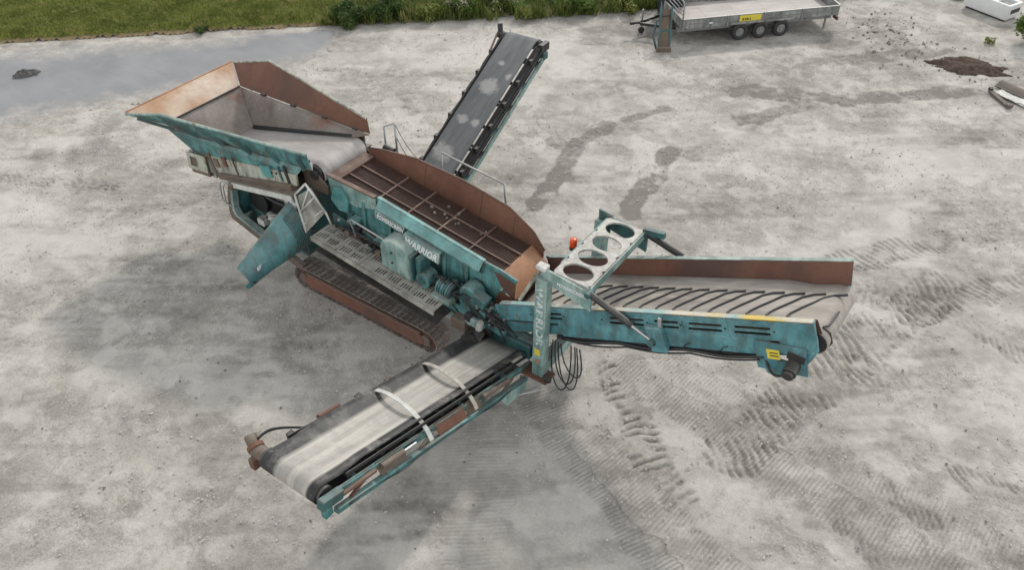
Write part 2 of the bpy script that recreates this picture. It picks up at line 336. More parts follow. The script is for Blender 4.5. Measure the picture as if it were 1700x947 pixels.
for i in range(16):
    cx, cy = random.uniform(-10, 12), random.uniform(-9, 14); w = window([(cx, cy)], 2.2); gx, gy = GX[w], GY[w]
    pale[w] = np.maximum(pale[w], sstep(1.2, .1, np.hypot(gx-cx, (gy-cy)*1.3)+(fbm(gx, gy, .5, 4, 110+i)-.5)*1.8)*.8)
off = sstep(.4, -.2, GY-grass_line(GX))   # 1 in the yard, 0 under the grass
Z = np.where(off < .999, Z*.3-.03*(1-off), Z)
ASPH = [(-30, -9.5), (-19.6, 1.1), (-11.25, 9.0), (-10.75, 9.1), (-9.55, 7.7), (-9.9, 6.2), (-10.5, 4.9), (-11.8, 2.1), (-14.2, -1.5), (-22, -9.5)]
nx, ny = GX.shape; far = np.hypot(GX, GY) > 60; Z[far] *= .2
co = np.stack([GX, GY, Z], -1).reshape(-1, 3).astype(np.float32)
idx = np.arange(nx*ny).reshape(nx, ny); quads = np.stack([idx[:-1, :-1], idx[1:, :-1], idx[1:, 1:], idx[:-1, 1:]], -1).reshape(-1, 4).astype(np.int32)
def np_mesh(name, co, faces, mat, smooth=True):
    me = bpy.data.meshes.new(name); k = faces.shape[1]; me.vertices.add(len(co)); me.vertices.foreach_set('co', co.ravel())
    me.loops.add(faces.size); me.loops.foreach_set('vertex_index', faces.ravel().astype(np.int32)); me.polygons.add(len(faces))
    me.polygons.foreach_set('loop_start', np.arange(0, faces.size, k, dtype=np.int32))
    me.update(calc_edges=True); me.polygons.foreach_set('use_smooth', np.full(len(faces), smooth)); me.materials.append(mat); return me
def attr(me, name, arr):
    a = me.attributes.new(name, 'FLOAT', 'POINT'); a.data.foreach_set('value', np.asarray(arr, np.float32).ravel())
def gravel_colour(n):
    a = n.noise(.5, 7, .62); b = n.noise(4.5, 9, .74); c = n.noise(19, 5, .8); sp = n.noise(62, 2, .6)
    col = n.mix(n.ramp(a, .40, .60), (.265, .247, .220), (.42, .395, .352))
    col = n.mix(n.ramp(b, .44, .62, 0, .62), col, (.225, .211, .190)); col = n.mix(n.ramp(n.noise(1.4, 9, .76, None, .8), .50, .60, 0, .55), col, (.50, .475, .43))
    col = n.mix(n.ramp(n.noise(.9, 6, .7), .58, .70, 0, .45), col, (.40, .365, .29))
    col = n.mix(n.ramp(c, .50, .68, 0, .62), col, (.17, .158, .142)); col = n.mix(n.ramp(c, .46, .34, 0, .42), col, (.52, .505, .475))
    col = n.mix(n.ramp(sp, .64, .70, 0, .7), col, (.62, .61, .58)); col = n.mix(n.ramp(sp, .36, .30, 0, .6), col, (.12, .112, .10))
    return col, b, c
n = NT('gravel_yard'); col, b, c = gravel_colour(n)
col = n.mix(n.math('MULTIPLY', n.attr('pale'), .62), col, (.55, .525, .48))
dm = n.math('MULTIPLY', n.attr('damp_dark'), n.ramp(b, .3, .6, .45, 1.15)); col = n.mix(n.math('MINIMUM', dm, .85), col, (.150, .138, .122))
def raw(op, x, y):
    q = n.t.nodes.new('ShaderNodeMath'); q.operation = op; n.setin(q.inputs[0], x); n.setin(q.inputs[1], y); return q.outputs[0]
wave = raw('SINE', raw('ADD', raw('MULTIPLY', n.attr('ribs'), 2*math.pi/.078), raw('MULTIPLY', n.noise(1.3, 3, .55), 8.0)), 0.)
rb_ = n.math('MULTIPLY', n.math('MULTIPLY', n.ramp(wave, -.3, .7), n.attr('ribm')), n.math('MULTIPLY', n.ramp(c, .62, .36, .15, 1.), n.ramp(n.noise(2.6, 6, .75), .36, .54, .2, 1.)))
col = n.mix(n.math('MULTIPLY', rb_, .58), col, (.165, .153, .136))  # rib lines darkened in colour on top of their bump
hmix = n.mix(n.math('MULTIPLY', rb_, .7), n.mix(.45, c, b), (0, 0, 0)); M['ground'] = n.fin(col, .92, 0, hmix, .8, .045, .2)
me = np_mesh('ground', co, quads, M['ground']); attr(me, 'damp_dark', np.clip(damp_dark, 0, 1.2)); attr(me, 'pale', np.clip(pale, 0, 1)); attr(me, 'ribs', ribs); attr(me, 'ribm', np.clip(ribm, 0, 1))
tag(link('ground', me), kind='structure')

def poly_grid(name, inside, x0, x1, y0, y1, st, zf, mat, edge_fn):
    gx = np.arange(x0, x1, st); gy = np.arange(y0, y1, st); A, B = np.meshgrid(gx, gy, indexing='ij'); ins = inside(A, B)
    idn = np.arange(A.size).reshape(A.shape); q = np.stack([idn[:-1, :-1], idn[1:, :-1], idn[1:, 1:], idn[:-1, 1:]], -1)
    keep = ins[:-1, :-1] & ins[1:, :-1] & ins[1:, 1:] & ins[:-1, 1:]; q = q[keep]
    used = np.unique(q); remap = np.full(A.size, -1); remap[used] = np.arange(len(used))
    co = np.stack([A.ravel()[used], B.ravel()[used], zf(A, B).ravel()[used]], -1).astype(np.float32)
    me = np_mesh(name, co, remap[q].astype(np.int32), mat); attr(me, 'edge', edge_fn(A, B).ravel()[used]); return link(name, me)
def poly_dist(A, B, poly):
    d = np.full(A.shape, 1e9); ins = np.zeros(A.shape, bool)
    for (ax, ay), (bx, by) in zip(poly, poly[1:]+poly[:1]):
        L2 = (bx-ax)**2+(by-ay)**2; t = np.clip(((A-ax)*(bx-ax)+(B-ay)*(by-ay))/L2, 0, 1); d = np.minimum(d, np.hypot(A-ax-t*(bx-ax), B-ay-t*(by-ay)))
        c = ((ay > B) != (by > B)) & (A < (bx-ax)*(B-ay)/(by-ay+1e-12)+ax); ins ^= c
    return np.where(ins, d, -d)
n = NT('asphalt_apron'); gcol, gb, gc = gravel_colour(n); a = n.noise(.6, 5, .6); f = n.noise(60, 3, .7)
acol = n.mix(n.ramp(a, .35, .65), (.192, .196, .202), (.242, .244, .248)); acol = n.mix(n.ramp(n.noise(1.1, 5, .6, n.mapping((.35, 1.6, 1), rot=(0, 0, -.78))), .5, .7, 0, .35), acol, (.28, .28, .28))
acol = n.mix(n.ramp(f, .45, .8, 0, .35), acol, (.15, .15, .155))
ed = n.math('ADD', n.attr('edge'), n.ramp(n.noise(1.6, 6, .7), .3, .7, -.35, .45)); M['asphalt'] = n.fin(n.mix(n.ramp(ed, .1, .9), gcol, acol), .85, 0, n.mix(n.attr('edge'), gc, f), .25, .012, .25)
def asph_d(A, B): return poly_dist(A, B, ASPH)+(fbm(A, B, 1.0, 4, 7)-.5)*.6
ap = poly_grid('asphalt_apron', lambda A, B: asph_d(A, B) > 0, -30, -8, -10, 10, .12, lambda A, B: .036+(fbm(A, B, 3, 3, 2)-.5)*.008-.05*sstep(.28, 0, asph_d(A, B)), M['asphalt'], lambda A, B: np.clip(asph_d(A, B)/(.22+1.2*sstep(9.0, 6.0, B-.2*A-2)), 0, 1))
tag(ap, kind='structure')
# field and verge soil beyond the grass line
n = NT('field_soil'); f = n.noise(.35, 5, .6, n.mapping((.5, 2.2, 1), rot=(0, 0, -.75))); f2 = n.noise(8, 6, .7)
g = n.mix(n.ramp(f, .35, .65), (.060, .092, .022), (.10, .135, .036)); g = n.mix(n.ramp(f2, .4, .7, 0, .6), g, (.035, .055, .016))
dry = n.math('ADD', n.attr('edge'), n.ramp(n.noise(1.5, 5, .7), .3, .7, -.45, .45)); g = n.mix(n.ramp(dry, .15, .75), (.24, .185, .11), g)
M['field'] = n.fin(g, .95, 0, f2, .5, .05, .1)
fd = lambda A, B: (B-grass_line(A))*.72+(fbm(A, B, .7, 4, 9)-.5)*.5
fz_ = lambda A, B: .05+.05*sstep(0, 1.5, fd(A, B))+(fbm(A, B, 1.2, 3, 4)-.5)*.04-.06*sstep(.25, 0, fd(A, B))
fo = poly_grid('grass_field', lambda A, B: (fd(A, B) > 0) & (B-grass_line(A) < 9), -30, 9, -13, 40, .12, fz_, M['field'], lambda A, B: np.clip(fd(A, B)/1.0, 0, 1))
f2_ = poly_grid('far_field', lambda A, B: (B-grass_line(A) > 8) | ((A < -29) & (fd(A, B) > 0)), -180, 60, -150, 200, 1.5, lambda A, B: .045+0*A, M['field'], lambda A, B: np.clip(fd(A, B)/1.0, 0, 1)); tag(f2_, kind='structure')
tag(fo, kind='structure')

# ================================================================ the tracked screening machine
MACH = thing('tracked_screening_machine', 'teal and rust tracked screening machine with hopper, screen box and three spread conveyors', 'screener')

# ---- chassis
c = MB()
for y in (-.72, .72):
    c.beam((-3.9, y, 1.02), (4.3, y, .98), .16, .34)
for x in (-3.6, -2.2, -.6, 1.0, 2.6, 4.0): c.box((x, 0, .95), (.18, 1.3, .2))
CH = c.build('chassis', 'teal', MACH, .01)
for y in (-.84, .84):     # fender rail above each track
    s = 1 if y > 0 else -1
    MB().plate([(-1.9, y, 1.30), (2.5, y, .98), (2.5, y+s*.10, .90), (-1.9, y+s*.10, 1.22)], .03).build('fender', 'teal_pale', CH, .006)
for x, z0, z1 in ((-.55, 1.15, 2.25), (.9, 1.15, 1.95), (2.9, 1.1, 1.55)):
    for y in (-.66, .66): MB().beam((x, y, z0), (x, y, z1), .14, .12).build('upright', 'teal_dark', CH, .008)
MB().box((2.62, -1.02, 1.12), (.36, .34, .26)).build('tool_box', 'brown_grime', CH, .02)
MB().box((2.95, -.98, 1.28), (.42, .26, .22)).build('valve_block', 'teal_pale', CH, .03)
MB().tube((3.1, -1.12, 1.22), (3.16, -1.12, 1.44), .07).build('filter', 'white', CH, .01, auto=True)
MB().beam((2.2, -.95, 1.42), (3.6, -.92, 1.22), .12, .16).build('outrigger_arm', 'teal', CH, .012)
MB().box((3.3, -.9, 1.42), (.16, .18, .26)).build('valve', 'steel_dark', CH, .02)
MB().tube((3.28, -1.0, 1.4), (3.36, -.84, 1.62), .05).build('lever', 'steel', CH, auto=True)

# ---- tracks
TX0, TX1, TR = -1.72, 1.82, .29
def track(y):
    t = MB(); prof = []
    for i in range(13): a = math.pi/2+math.pi*i/12; prof.append((TX0+math.cos(a)*.20, .30+math.sin(a)*.20))
    for i in range(13): a = -math.pi/2+math.pi*i/12; prof.append((TX1+math.cos(a)*.20, .30+math.sin(a)*.20))
    t.prism([(x, y-.15, z) for x, z in prof], (0, .30, 0))
    s = -1 if y < 0 else 1
    ob = t.build('track', 'rust', MACH, .01, auto=True)
    yf = y+s*.19
    b = MB(); prof2 = [(-1.55, .14), (1.66, .14), (1.78, .22), (1.78, .38), (1.62, .46), (-1.5, .46), (-1.68, .38), (-1.68, .22)]
    b.prism([(x, yf-.05, z) for x, z in prof2], (0, .10, 0)); b.build('track_frame', 'rust_red' if y < 0 else 'rust', ob, .012)
    MB().beam((-1.6, y+s*.215, .49), (1.7, y+s*.215, .47), .06, .035).build('frame_flange', 'bar_rust', ob, .005)
    for x in (TX0, TX1):
        MB().tube((x, yf-.04, .30), (x, yf+.055, .30), .135, k=20).build('sprocket_hub', 'brown_grime', ob, .01, auto=True)
    for k in range(5): MB().tube((-1.2+k*.62, y-.12, .13), (-1.2+k*.62, y+.12, .13), .09, k=14).build('bottom_roller', 'steel_dark', ob, auto=True)
    L = (TX1-TX0); per = 2*L+2*math.pi*TR; N = 60; w = .44
    sm = MB().box((0, 0, 0), (per/N*.94, w, .022)); sm.box((per/N*.25, 0, .022), (.02, w*.98, .026)); sm.box((-per/N*.22, 0, .014), (.02, w*.96, .012))
    me = sm.mesh('track_shoe', M['shoe'])
    for k in range(N):
        d = (k+.35)*per/N
        if d < L: p = (TX0+d, .30+TR); a = 0
        elif d < L+math.pi*TR: a = -(d-L)/TR; p = (TX1+math.sin(-a)*TR, .30+math.cos(a)*TR)
        elif d < 2*L+math.pi*TR: p = (TX1-(d-L-math.pi*TR), .30-TR); a = math.pi
        else: b_ = (d-2*L-math.pi*TR)/TR; a = -math.pi-b_; p = (TX0-math.sin(b_)*TR, .30-math.cos(b_)*TR)
        o = link('track_shoe', me, ob); o.location = (p[0], y, p[1]); o.rotation_euler = (random.uniform(-.015, .015), -a, 0)
    return ob
n = NT('track_shoe_steel'); f = n.noise(7, 6, .7); cc = n.mix(n.ramp(f, .35, .65), (.12, .092, .078), (.22, .182, .158)); cc = n.mix(n.math('MULTIPLY', n.ramp(n.rnd(), 0, 1, .1, .75), n.ramp(n.noise(22, 4, .7), .45, .6)), cc, (.46, .43, .40))
M['shoe'] = n.fin(cc, .65, .2, f, .3, .006)
track(-1.08); track(1.08)

# ---- inclined feeder with hopper
def fz(x): return 2.12+.272*(x+5.0)        # belt surface height along the feeder
RR = [(-5.8, 1.1, 2.80), (-1.28, .86, 3.12)]   # rim: rear corner, front corner
FR = [(-5.0, .60, 2.10), (-1.55, .60, fz(-1.55)+.02)]
h = MB()
for s in (-1, 1):
    a, b, c_, d = [(p[0], p[1]*s, p[2]) for p in (RR[0], RR[1], FR[1], FR[0])]; h.plate([a, b, c_, d] if s > 0 else [d, c_, b, a], .02)
HOP = h.build('hopper', 'rust_grey', MACH)
MB().plate([(-5.8, -1.1, 2.8), (-5.8, 1.1, 2.8), (-5.02, .60, 2.1), (-5.02, -.60, 2.1)], .02).build('rear_wall', 'rust_grey', HOP)
KK = [(-6.5, 1.58, 3.06), (-5.1, 1.57, 3.50), (-1.35, .90, 3.48)]     # outer lip: rear corner, kink, front corner
for s in (-1, 1):
    P = [(x, y*s, z) for x, y, z in (RR[0], KK[0], KK[1], KK[2], RR[1])]
    P = [(P[0][0], P[0][1]+.015*s, P[0][2]+.02)]+P[1:4]+[(P[4][0], P[4][1]+.015*s, P[4][2]+.02)]
    gr = []
    for i in range(13):
        t = i/12; lo = lerp(P[0], P[4], t); hi = lerp(P[1], P[2], t/.25) if t < .25 else lerp(P[2], P[3], (t-.25)/.75); gr.append([lerp(lo, hi, j/4) for j in range(5)])
    wing = MB().sheet(gr, .022).build('wing', 'rust_red' if s > 0 else 'teal', HOP, auto=True)
    e = MB(); e.path([P[1], P[2], P[3]], .03, 8)
    e.build('lip_bar', 'teal_pale' if s < 0 else 'cream', wing, auto=True)
    nrm = Vector((0, .83*s, -.56)).normalized()
    for t in (.08, .26, .44, .62, .80, .96):      # outside stiffeners under the wing
        lo = lerp(P[0], P[4], t)+nrm*.06; hi = (lerp(P[1], P[2], t/.26) if t < .26 else lerp(P[2], P[3], (t-.26)/.74))+nrm*.085
        MB().beam(lo, lerp(lo, hi, .92), .05, .07, nrm).build('stiffener', 'teal_dark' if s < 0 else 'teal', wing, .006)
    for t in (.18, .42, .66, .88):
        p = lerp(P[0], P[4], t); q = lerp(P[0], P[4], t+.035)
        MB().tube(p, q, .035).build('hinge', 'steel_dark', wing, auto=True)
    # outside skin of the lower hopper wall, seen from the near side
    o = .03*s
    MB().plate([(-5.75, 1.1*s+o, 2.74), (-5.1, .98*s+o, 2.28), (-1.6, .98*s+o, 2.98), (-1.5, .88*s+o, 3.13)] if s < 0 else [(-1.5, .88*s+o, 3.13), (-1.6, .98*s+o, 2.98), (-5.1, .98*s+o, 2.28), (-5.75, 1.1*s+o, 2.74)], .02).build('outer_skin', 'teal', HOP, .004)
rw = MB().plate([(-5.82, -1.08, 2.83), (-6.52, -1.54, 3.08), (-6.52, 1.54, 3.08), (-5.82, 1.08, 2.83)], .022).build('rear_wing', 'rust_tan', HOP, .004)
MB().path([(-6.53, -1.55, 3.09), (-6.53, 1.55, 3.09)], .022, 8).build('lip_bar', 'rust_orange', rw, auto=True)
MB().path([(-5.79, -1.08, 2.835), (-5.79, 1.08, 2.835)], .022, 8).build('hinge_rod', 'steel_dark', rw, auto=True)
for y in (-.9, -.45, 0, .45, .9): MB().beam((-5.84, y, 2.76), (-6.45, y, 3.0), .05, .07).build('stiffener', 'teal', rw, .006)
# belt
bp = [(-5.3, fz(-5.3)-.02)]+[(x, fz(x)) for x in (-5.0, -4, -3, -2, -1.6)]
hx, hz, hr = -1.42, fz(-1.42)-.215, .215
for i in range(1, 12): a = R(105)-R(205)*i/11; bp.append((hx+math.cos(a)*hr, hz+math.sin(a)*hr))
fb = MB(); fb.sheet([[(x, -.63+1.26*j/6, z) for j in range(7)] for x, z in bp], .02); fb.build('feeder_belt', 'belt_feed', HOP, smooth=True)
MB().tube((hx, -.68, hz), (hx, .68, hz), .19, k=20).build('head_roller', 'steel_dark', HOP, auto=True)
for s in (-1, 1):
    y = .70*s
    ck = MB().plate([(-1.75, y, 2.45), (-1.10, y, 2.50), (-1.08, y, 2.70), (-1.30, y, 2.90), (-1.55, y, 2.98), (-1.8, y, 2.95)], .03).build('head_cheek', 'rust' if s > 0 else 'brown_grime', HOP, .005)
    MB().tube((hx, y-.05, hz), (hx, y+.05, hz), .11, k=16).build('bearing', 'steel_dark', ck, auto=True)
for s in (-1, 1):
    MB().plate([(-5.0, .61*s, 2.13), (-1.6, .61*s, fz(-1.6)+.01), (-1.6, .64*s, fz(-1.6)+.09), (-5.0, .66*s, 2.22)], .014).build('skirt_rubber', 'black', HOP)
# feeder side beams
F = MB()
for s in (-1, 1):
    F.plate([(-5.28, 1.02*s, 1.74), (-1.62, 1.02*s, 2.70), (-1.62, 1.02*s, 2.98), (-4.9, 1.02*s, 2.32), (-5.28, 1.02*s, 2.28)], .05)
F.box((-3.4, 0, 2.05), (.12, 2.0, .2)); F.box((-4.6, 0, 1.85), (.12, 2.0, .2))
FF = F.build('feeder_frame', 'cream', MACH, .006)
MB().box((-4.96, -1.06, 2.02), (.66, .10, .50), Matrix.Rotation(-R(8), 3, 'Y')).build('end_box', 'brown_grime', FF, .012)
MB().slotted((-5.30, -1.13, 1.84), (1, 0, .14), (.10, 0, 1), .70, .46, .02, [(.10, .36, .10, .36)]).build('end_frame', 'cream', FF)
rot = Matrix.Rotation(-math.atan(.262), 3, 'Y')
def fpt(x, up): return Vector((x, -1.05, 1.74+.262*(x+5.28)+up))
for x, up, w, hh, mt in ((-4.47, .27, .10, .50, 'brown_grime'), (-4.28, .30, .16, .22, 'brown_grime'), (-3.98, .36, .15, .22, 'rust'), (-3.63, .28, .03, .44, 'brown_grime'), (-2.55, .27, .34, .27, 'teal_bright'), (-2.1, .25, .05, .34, 'teal_dark'), (-1.9, .26, .07, .4, 'steel_dark')):
    MB().box(fpt(x, up), (w, .05, hh), rot).build('side_panel', mt, FF, .006)
MB().beam(fpt(-4.25, -.03)+Vector((0, .0, 0)), fpt(-1.75, -.03), .16, .14).build('lower_ledge', 'brown_grime', FF, .01)
for x in (-2.35, -2.2): MB().box(fpt(x, .27)+Vector((0, -.03, 0)), (.03, .02, .05), rot).build('latch', 'black', FF)
tl = MB(); tl.beam((-5.2, 0, 1.92), (-5.2, 0, 1.93), .1, .1); tl.tube((-5.15, -.9, 1.96), (-5.15, .9, 1.96), .13, k=16); tl.build('tail_roller', 'steel_dark', FF, auto=True)

# ---- engine bay under the feeder
def ez(x): return 2.12+.215*(x+3.75)       # roof height
E_ = MB()
E_.box((-2.75, 0, .93), (2.3, 2.3, .06)); E_.plate([(-3.88, 1.15, .95), (-1.6, 1.15, .85), (-1.6, 1.15, ez(-1.6)), (-3.88, 1.15, ez(-3.88))], .03)
E_.plate([(-1.62, -1.1, .9), (-1.62, 1.15, .9), (-1.62, 1.15, ez(-1.62)-.02), (-1.62, -1.1, ez(-1.62)-.02)], .03)
EN = E_.build('engine_bay', 'teal_dark', MACH)
MB().plate([(-3.78, -1.24, ez(-3.78)), (-1.6, -1.24, ez(-1.6)), (-1.6, 1.2, ez(-1.6)), (-3.78, 1.2, ez(-3.78))], .03).build('roof_panel', 'brown_grime', EN, .006)
MB().beam((-3.62, -1.25, ez(-3.62)-.08), (-1.62, -1.25, ez(-1.62)-.08), .05, .13).build('roof_rail', 'white', EN, .01)
prof = [(-3.70, ez(-3.7)-.03), (-3.80, 1.85), (-3.92, 1.3), (-3.90, 1.06), (-3.05, .80), (-1.75, .52), (-1.68, .66), (-3.0, .95), (-3.70, 1.18), (-3.74, 1.4), (-3.62, 1.85), (-3.55, ez(-3.55)-.03)]
MB().prism([(x, -1.30, z) for x, z in prof], (0, .14, 0)).build('side_frame', 'brown_grime', EN, .015)
ip = [(-3.66, 1.95), (-3.76, 1.38), (-3.70, 1.22), (-3.0, .99), (-2.1, .80), (-2.1, .86), (-2.98, 1.05), (-3.62, 1.27), (-3.68, 1.4), (-3.58, 1.95)]
MB().prism([(x, -1.32, z) for x, z in ip], (0, .16, 0)).build('frame_flange', 'teal_pale', EN, .008)
MB().plate([(-3.86, -1.2, 1.0), (-3.86, 1.15, 1.0), (-3.72, 1.15, ez(-3.75)), (-3.72, -1.2, ez(-3.75))], .03).build('end_panel', 'teal', EN, .006)
en = MB(); en.box((-2.7, -.45, 1.3), (1.2, .55, .6)); en.box((-2.65, -.42, 1.68), (1.0, .35, .22)); en.build('engine_block', 'steel_dark', EN, .04)
for k in range(4): MB().tube((-3.1+k*.27, -.55, 1.78), (-3.1+k*.27, -.55, 1.88), .07, k=12).build('rocker_cover', 'steel', EN, auto=True)
MB().tube((-3.38, -.85, 1.5), (-3.38, -.3, 1.5), .30, k=20).build('fan_housing', 'black', EN, auto=True)
MB().tube((-2.95, -.95, 1.35), (-2.62, -.95, 1.30), .10, k=14).build('oil_filter', 'white', EN, .01, auto=True)
MB().tube((-2.5, -.98, 1.30), (-2.5, -.98, 1.58), .09, k=14).build('fuel_filter', 'steel', EN, .01, auto=True)
MB().box((-2.15, -.95, 1.22), (.3, .3, .26)).build('battery', 'cream', EN, .02)
MB().box((-2.45, -.75, 1.95), (.5, .3, .16), Matrix.Rotation(-.2, 3, 'Y')).build('manifold', 'galv', EN, .03)
MB().box((-3.1, -1.02, 1.16), (.22, .2, .18)).build('relay_box', 'white', EN, .02)
MB().tube((-2.7, -1.05, 1.12), (-2.35, -1.08, 1.06), .06, k=12).build('starter', 'steel', EN, auto=True)
MB().tube((-1.95, -.8, 1.95), (-2.3, -.85, 2.0), .14, k=16).build('air_cleaner', 'galv', EN, .02, auto=True)
MB().path(bezier((-3.3, -.8, 1.85), (-2.9, -1.05, 2.0), (-2.5, -1.0, 1.8), (-2.1, -.9, 1.9)), .045).build('intake_hose', 'hose', EN, smooth=True)
for k in range(7):
    a = (-3.3+.25*k, -1.0+random.uniform(-.1, .1), 1.1+random.uniform(0, .25)); b = (a[0]+random.uniform(.3, .7), -1.05+random.uniform(-.1, .1), random.uniform(1.1, 1.7))
    MB().path(bezier(a, (a[0]+.1, -1.15, a[2]+.25), (b[0]-.1, -1.12, b[2]+.2), b), .02, 6).build('engine_hose', ('hose', 'steel', 'teal_pale')[k % 3], EN, smooth=True)
lp = [(-3.66, -1.28, 2.12), (-3.86, -1.34, 2.12), (-3.92, -1.36, 2.02), (-3.96, -1.36, 1.62), (-3.88, -1.34, 1.5), (-3.74, -1.3, 1.5)]
MB().path(lp, .02, 8).build('grab_handle', 'galv', EN, smooth=True); MB().path([(x+.11, y, z-.02) for x, y, z in lp], .013, 8).build('grab_handle', 'steel', EN, smooth=True)
# open swung-out engine door
top = [(-1.69, -1.27, 2.38), (-1.75, -1.62, 2.17), (-1.87, -2.0, 1.84), (-1.95, -2.36, 1.58), (-2.05, -2.64, 1.32)]
bot = [(-1.36, -1.27, 1.50), (-1.55, -1.62, 1.26), (-1.72, -2.0, 1.12), (-1.86, -2.36, .99), (-2.00, -2.64, .84)]
grid = []
for a, b in zip(top, bot):
    row = []
    for j in range(7):
        t = j/6; p = lerp(a, b, t); p.x += .24*math.sin(t*math.pi)**.8; row.append(p)
    grid.append(row)
dr = MB().sheet(grid, .10).build('engine_door', 'teal_mid', EN, .012, smooth=False, auto=True)
MB().path(top, .05, 8).build('door_flange', 'teal', dr, smooth=True)
for k in range(9):
    t0 = .04+k*.035
    a = lerp(top[0], top[1], t0/.35)+Vector((.075, 0, 0)); b = lerp(bot[0], bot[1], t0/.35)+Vector((.075, 0, .1))
    MB().path([lerp(a, b, t)+Vector((.24*math.sin((.04+t*.85)*math.pi)**.8, 0, 0)) for t in (0, .25, .5, .75, 1)], .011, 6).build('louvre', 'teal_dark', dr)
MB().tube(Vector(grid[4][3])+Vector((.03, .1, .0)), Vector(grid[4][3])+Vector((.075, .1, .02)), .06, k=16).build('door_latch', 'black', dr, auto=True)
MB().box(Vector(grid[3][2])+Vector((.06, -.05, .02)), (.012, .14, .09), Matrix.Rotation(R(15), 3, 'Z')).build('sticker', 'lettering_white', dr)

# ---- screen box
HW = .57
def dz(x): return 2.76-.1316*(x+.8)
nt_ = [(-1.15, 2.98), (-.78, 2.96), (.30, 2.90), (2.85, 2.50), (3.30, 2.46), (3.66, 2.38)]
nb_ = [(3.62, 2.26), (3.28, 2.02), (3.06, 1.42), (2.17, 1.44), (.27, 1.82), (-1.0, 2.16), (-1.15, 2.3)]
SB = MB().prism([(x, -HW-.04, z) for x, z in nt_+nb_], (0, .04, 0)).build('screen_box', 'teal', MACH, .005)
ftop = [(-1.1, 2.98), (-.67, 3.12), (.30, 3.24), (1.55, 3.18), (2.63, 2.96), (3.24, 2.66), (3.52, 2.34), (3.49, 1.98)]; fbot = [(3.06, 1.45), (.27, 1.82), (-1.1, 2.2)]
fw = MB(); cols = [(-1.1, 2.95, 2.2), (-.75, 3.03, 2.14), (.21, 3.13, 1.95), (1.45, 3.05, 1.75), (2.50, 2.87, 1.60), (2.60, 2.845, 1.60), (3.12, 2.56, 1.55), (3.20, 2.50, 1.56), (3.42, 2.25, 1.7), (3.46, 2.20, 1.8)]
fw.sheet([[(x, HW+.02+.10*max(0, (z0+(z1-z0)*j/5)-dz(x))/.5, z0+(z1-z0)*j/5) for j in range(6)] for x, z1, z0 in cols], .03)
FW = fw.build('far_side_plate', 'rust_red', SB, auto=True)
MB().path([(x, HW+.06+.06*max(0, z-dz(x))/.5, z+.005) for x, z, _ in cols], .022, 8).build('top_edge', 'rust', FW, smooth=True)
for x in (.45, 1.9, 2.72):
    zt = float(np.interp(x, [c_[0] for c_ in cols], [c_[1] for c_ in cols])); MB().path([(x, HW+.012, dz(x)+.02), (x+.01, HW+.012+.10*(zt-.03-dz(x))/.5, zt-.03)], .014, 6).build('weld_seam', 'rust', FW)
# near plate stiffeners; upper band and top flange in brighter teal to look lit
MB().plate([(.30, -HW-.20, 2.75), (2.88, -HW-.20, 2.345), (2.88, -HW-.05, 2.49), (.30, -HW-.05, 2.895)], .025).build('upper_band', 'teal_bright', SB, .004)
MB().plate([(.32, -HW-.195, 2.73), (2.86, -HW-.195, 2.33), (2.86, -HW-.06, 2.20), (.32, -HW-.06, 2.60)], .02).build('band_return', 'teal', SB, .004)
MB().beam((.25, -HW-.02, 2.915), (2.9, -HW-.02, 2.505), .07, .03).build('top_flange', 'teal_bright', SB, .004)
MB().beam((-1.1, -HW-.07, 2.985), (.22, -HW-.07, 2.925), .10, .035).build('rear_flange', 'rust', SB, .004)
MB().plate([(-1.1, -HW-.06, 2.92), (-1.1, -HW-.06, 2.55), (-.4, -HW-.06, 2.44), (.2, -HW-.06, 2.62), (.2, -HW-.06, 2.88)], .03).build('patch_plate', 'teal_pale', SB, .004)
MB().prism([(-.95, -HW-.14, 2.75), (-1.05, -HW-.14, 2.4), (-.85, -HW-.14, 2.2), (-.6, -HW-.14, 2.25), (-.55, -HW-.14, 2.6), (-.72, -HW-.14, 2.82)], (0, .07, 0)).build('side_bracket', 'teal_bright', SB, .01)
for x in (-.15, .55, 1.95, 2.5): MB().beam((x, -HW-.07, dz(x)-.02), (x-.05, -HW-.07, dz(x)-.72), .05, .07, (1, 0, 0)).build('stiffener', 'teal', SB, .006)
# deck
dk = MB()
for k in range(25): y = -HW+.03+k*(2*HW-.06)/24; dk.beam((-1.0, y, dz(-1.0)), (3.2, y, dz(3.2)), .010, .010)
for k in range(84): x = -1.0+k*.05; dk.beam((x, -HW, dz(x)+.010), (x, HW, dz(x)+.010), .010, .010)
tag(dk.build('screen_mesh', 'mesh_wire', SB), kind='stuff')
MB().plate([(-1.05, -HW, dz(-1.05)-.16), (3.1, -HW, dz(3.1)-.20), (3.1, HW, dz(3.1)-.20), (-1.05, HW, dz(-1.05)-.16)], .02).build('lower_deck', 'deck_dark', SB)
for y in (-.19, .19): MB().beam((-.95, y, dz(-.95)+.035), (3.2, y, dz(3.2)+.035), .035, .04).build('long_bar', 'bar_rust', SB, .004)
for x in (-.95, .05, .78, 1.55, 2.35): MB().beam((x, -HW, dz(x)+.05 if x < -.9 else dz(x)+.03), (x, HW, dz(x)+.05 if x < -.9 else dz(x)+.03), .05 if x < -.9 else .04, .05).build('cross_bar', 'bar_rust' if x < 1.6 else 'mesh_wire', SB, .004)
MB().plate([(-1.22, -HW, 2.86), (-.98, -HW, 2.84), (-.98, HW, 2.84), (-1.22, HW, 2.86)], .03).build('feed_lip', 'rust', SB, .004)
MB().plate([(-1.16, -HW, 2.85), (-1.16, HW, 2.85), (-1.16, HW, 2.3), (-1.16, -HW, 2.3)], .03).build('rear_plate', 'teal_dark', SB, .004)
rk = MB()
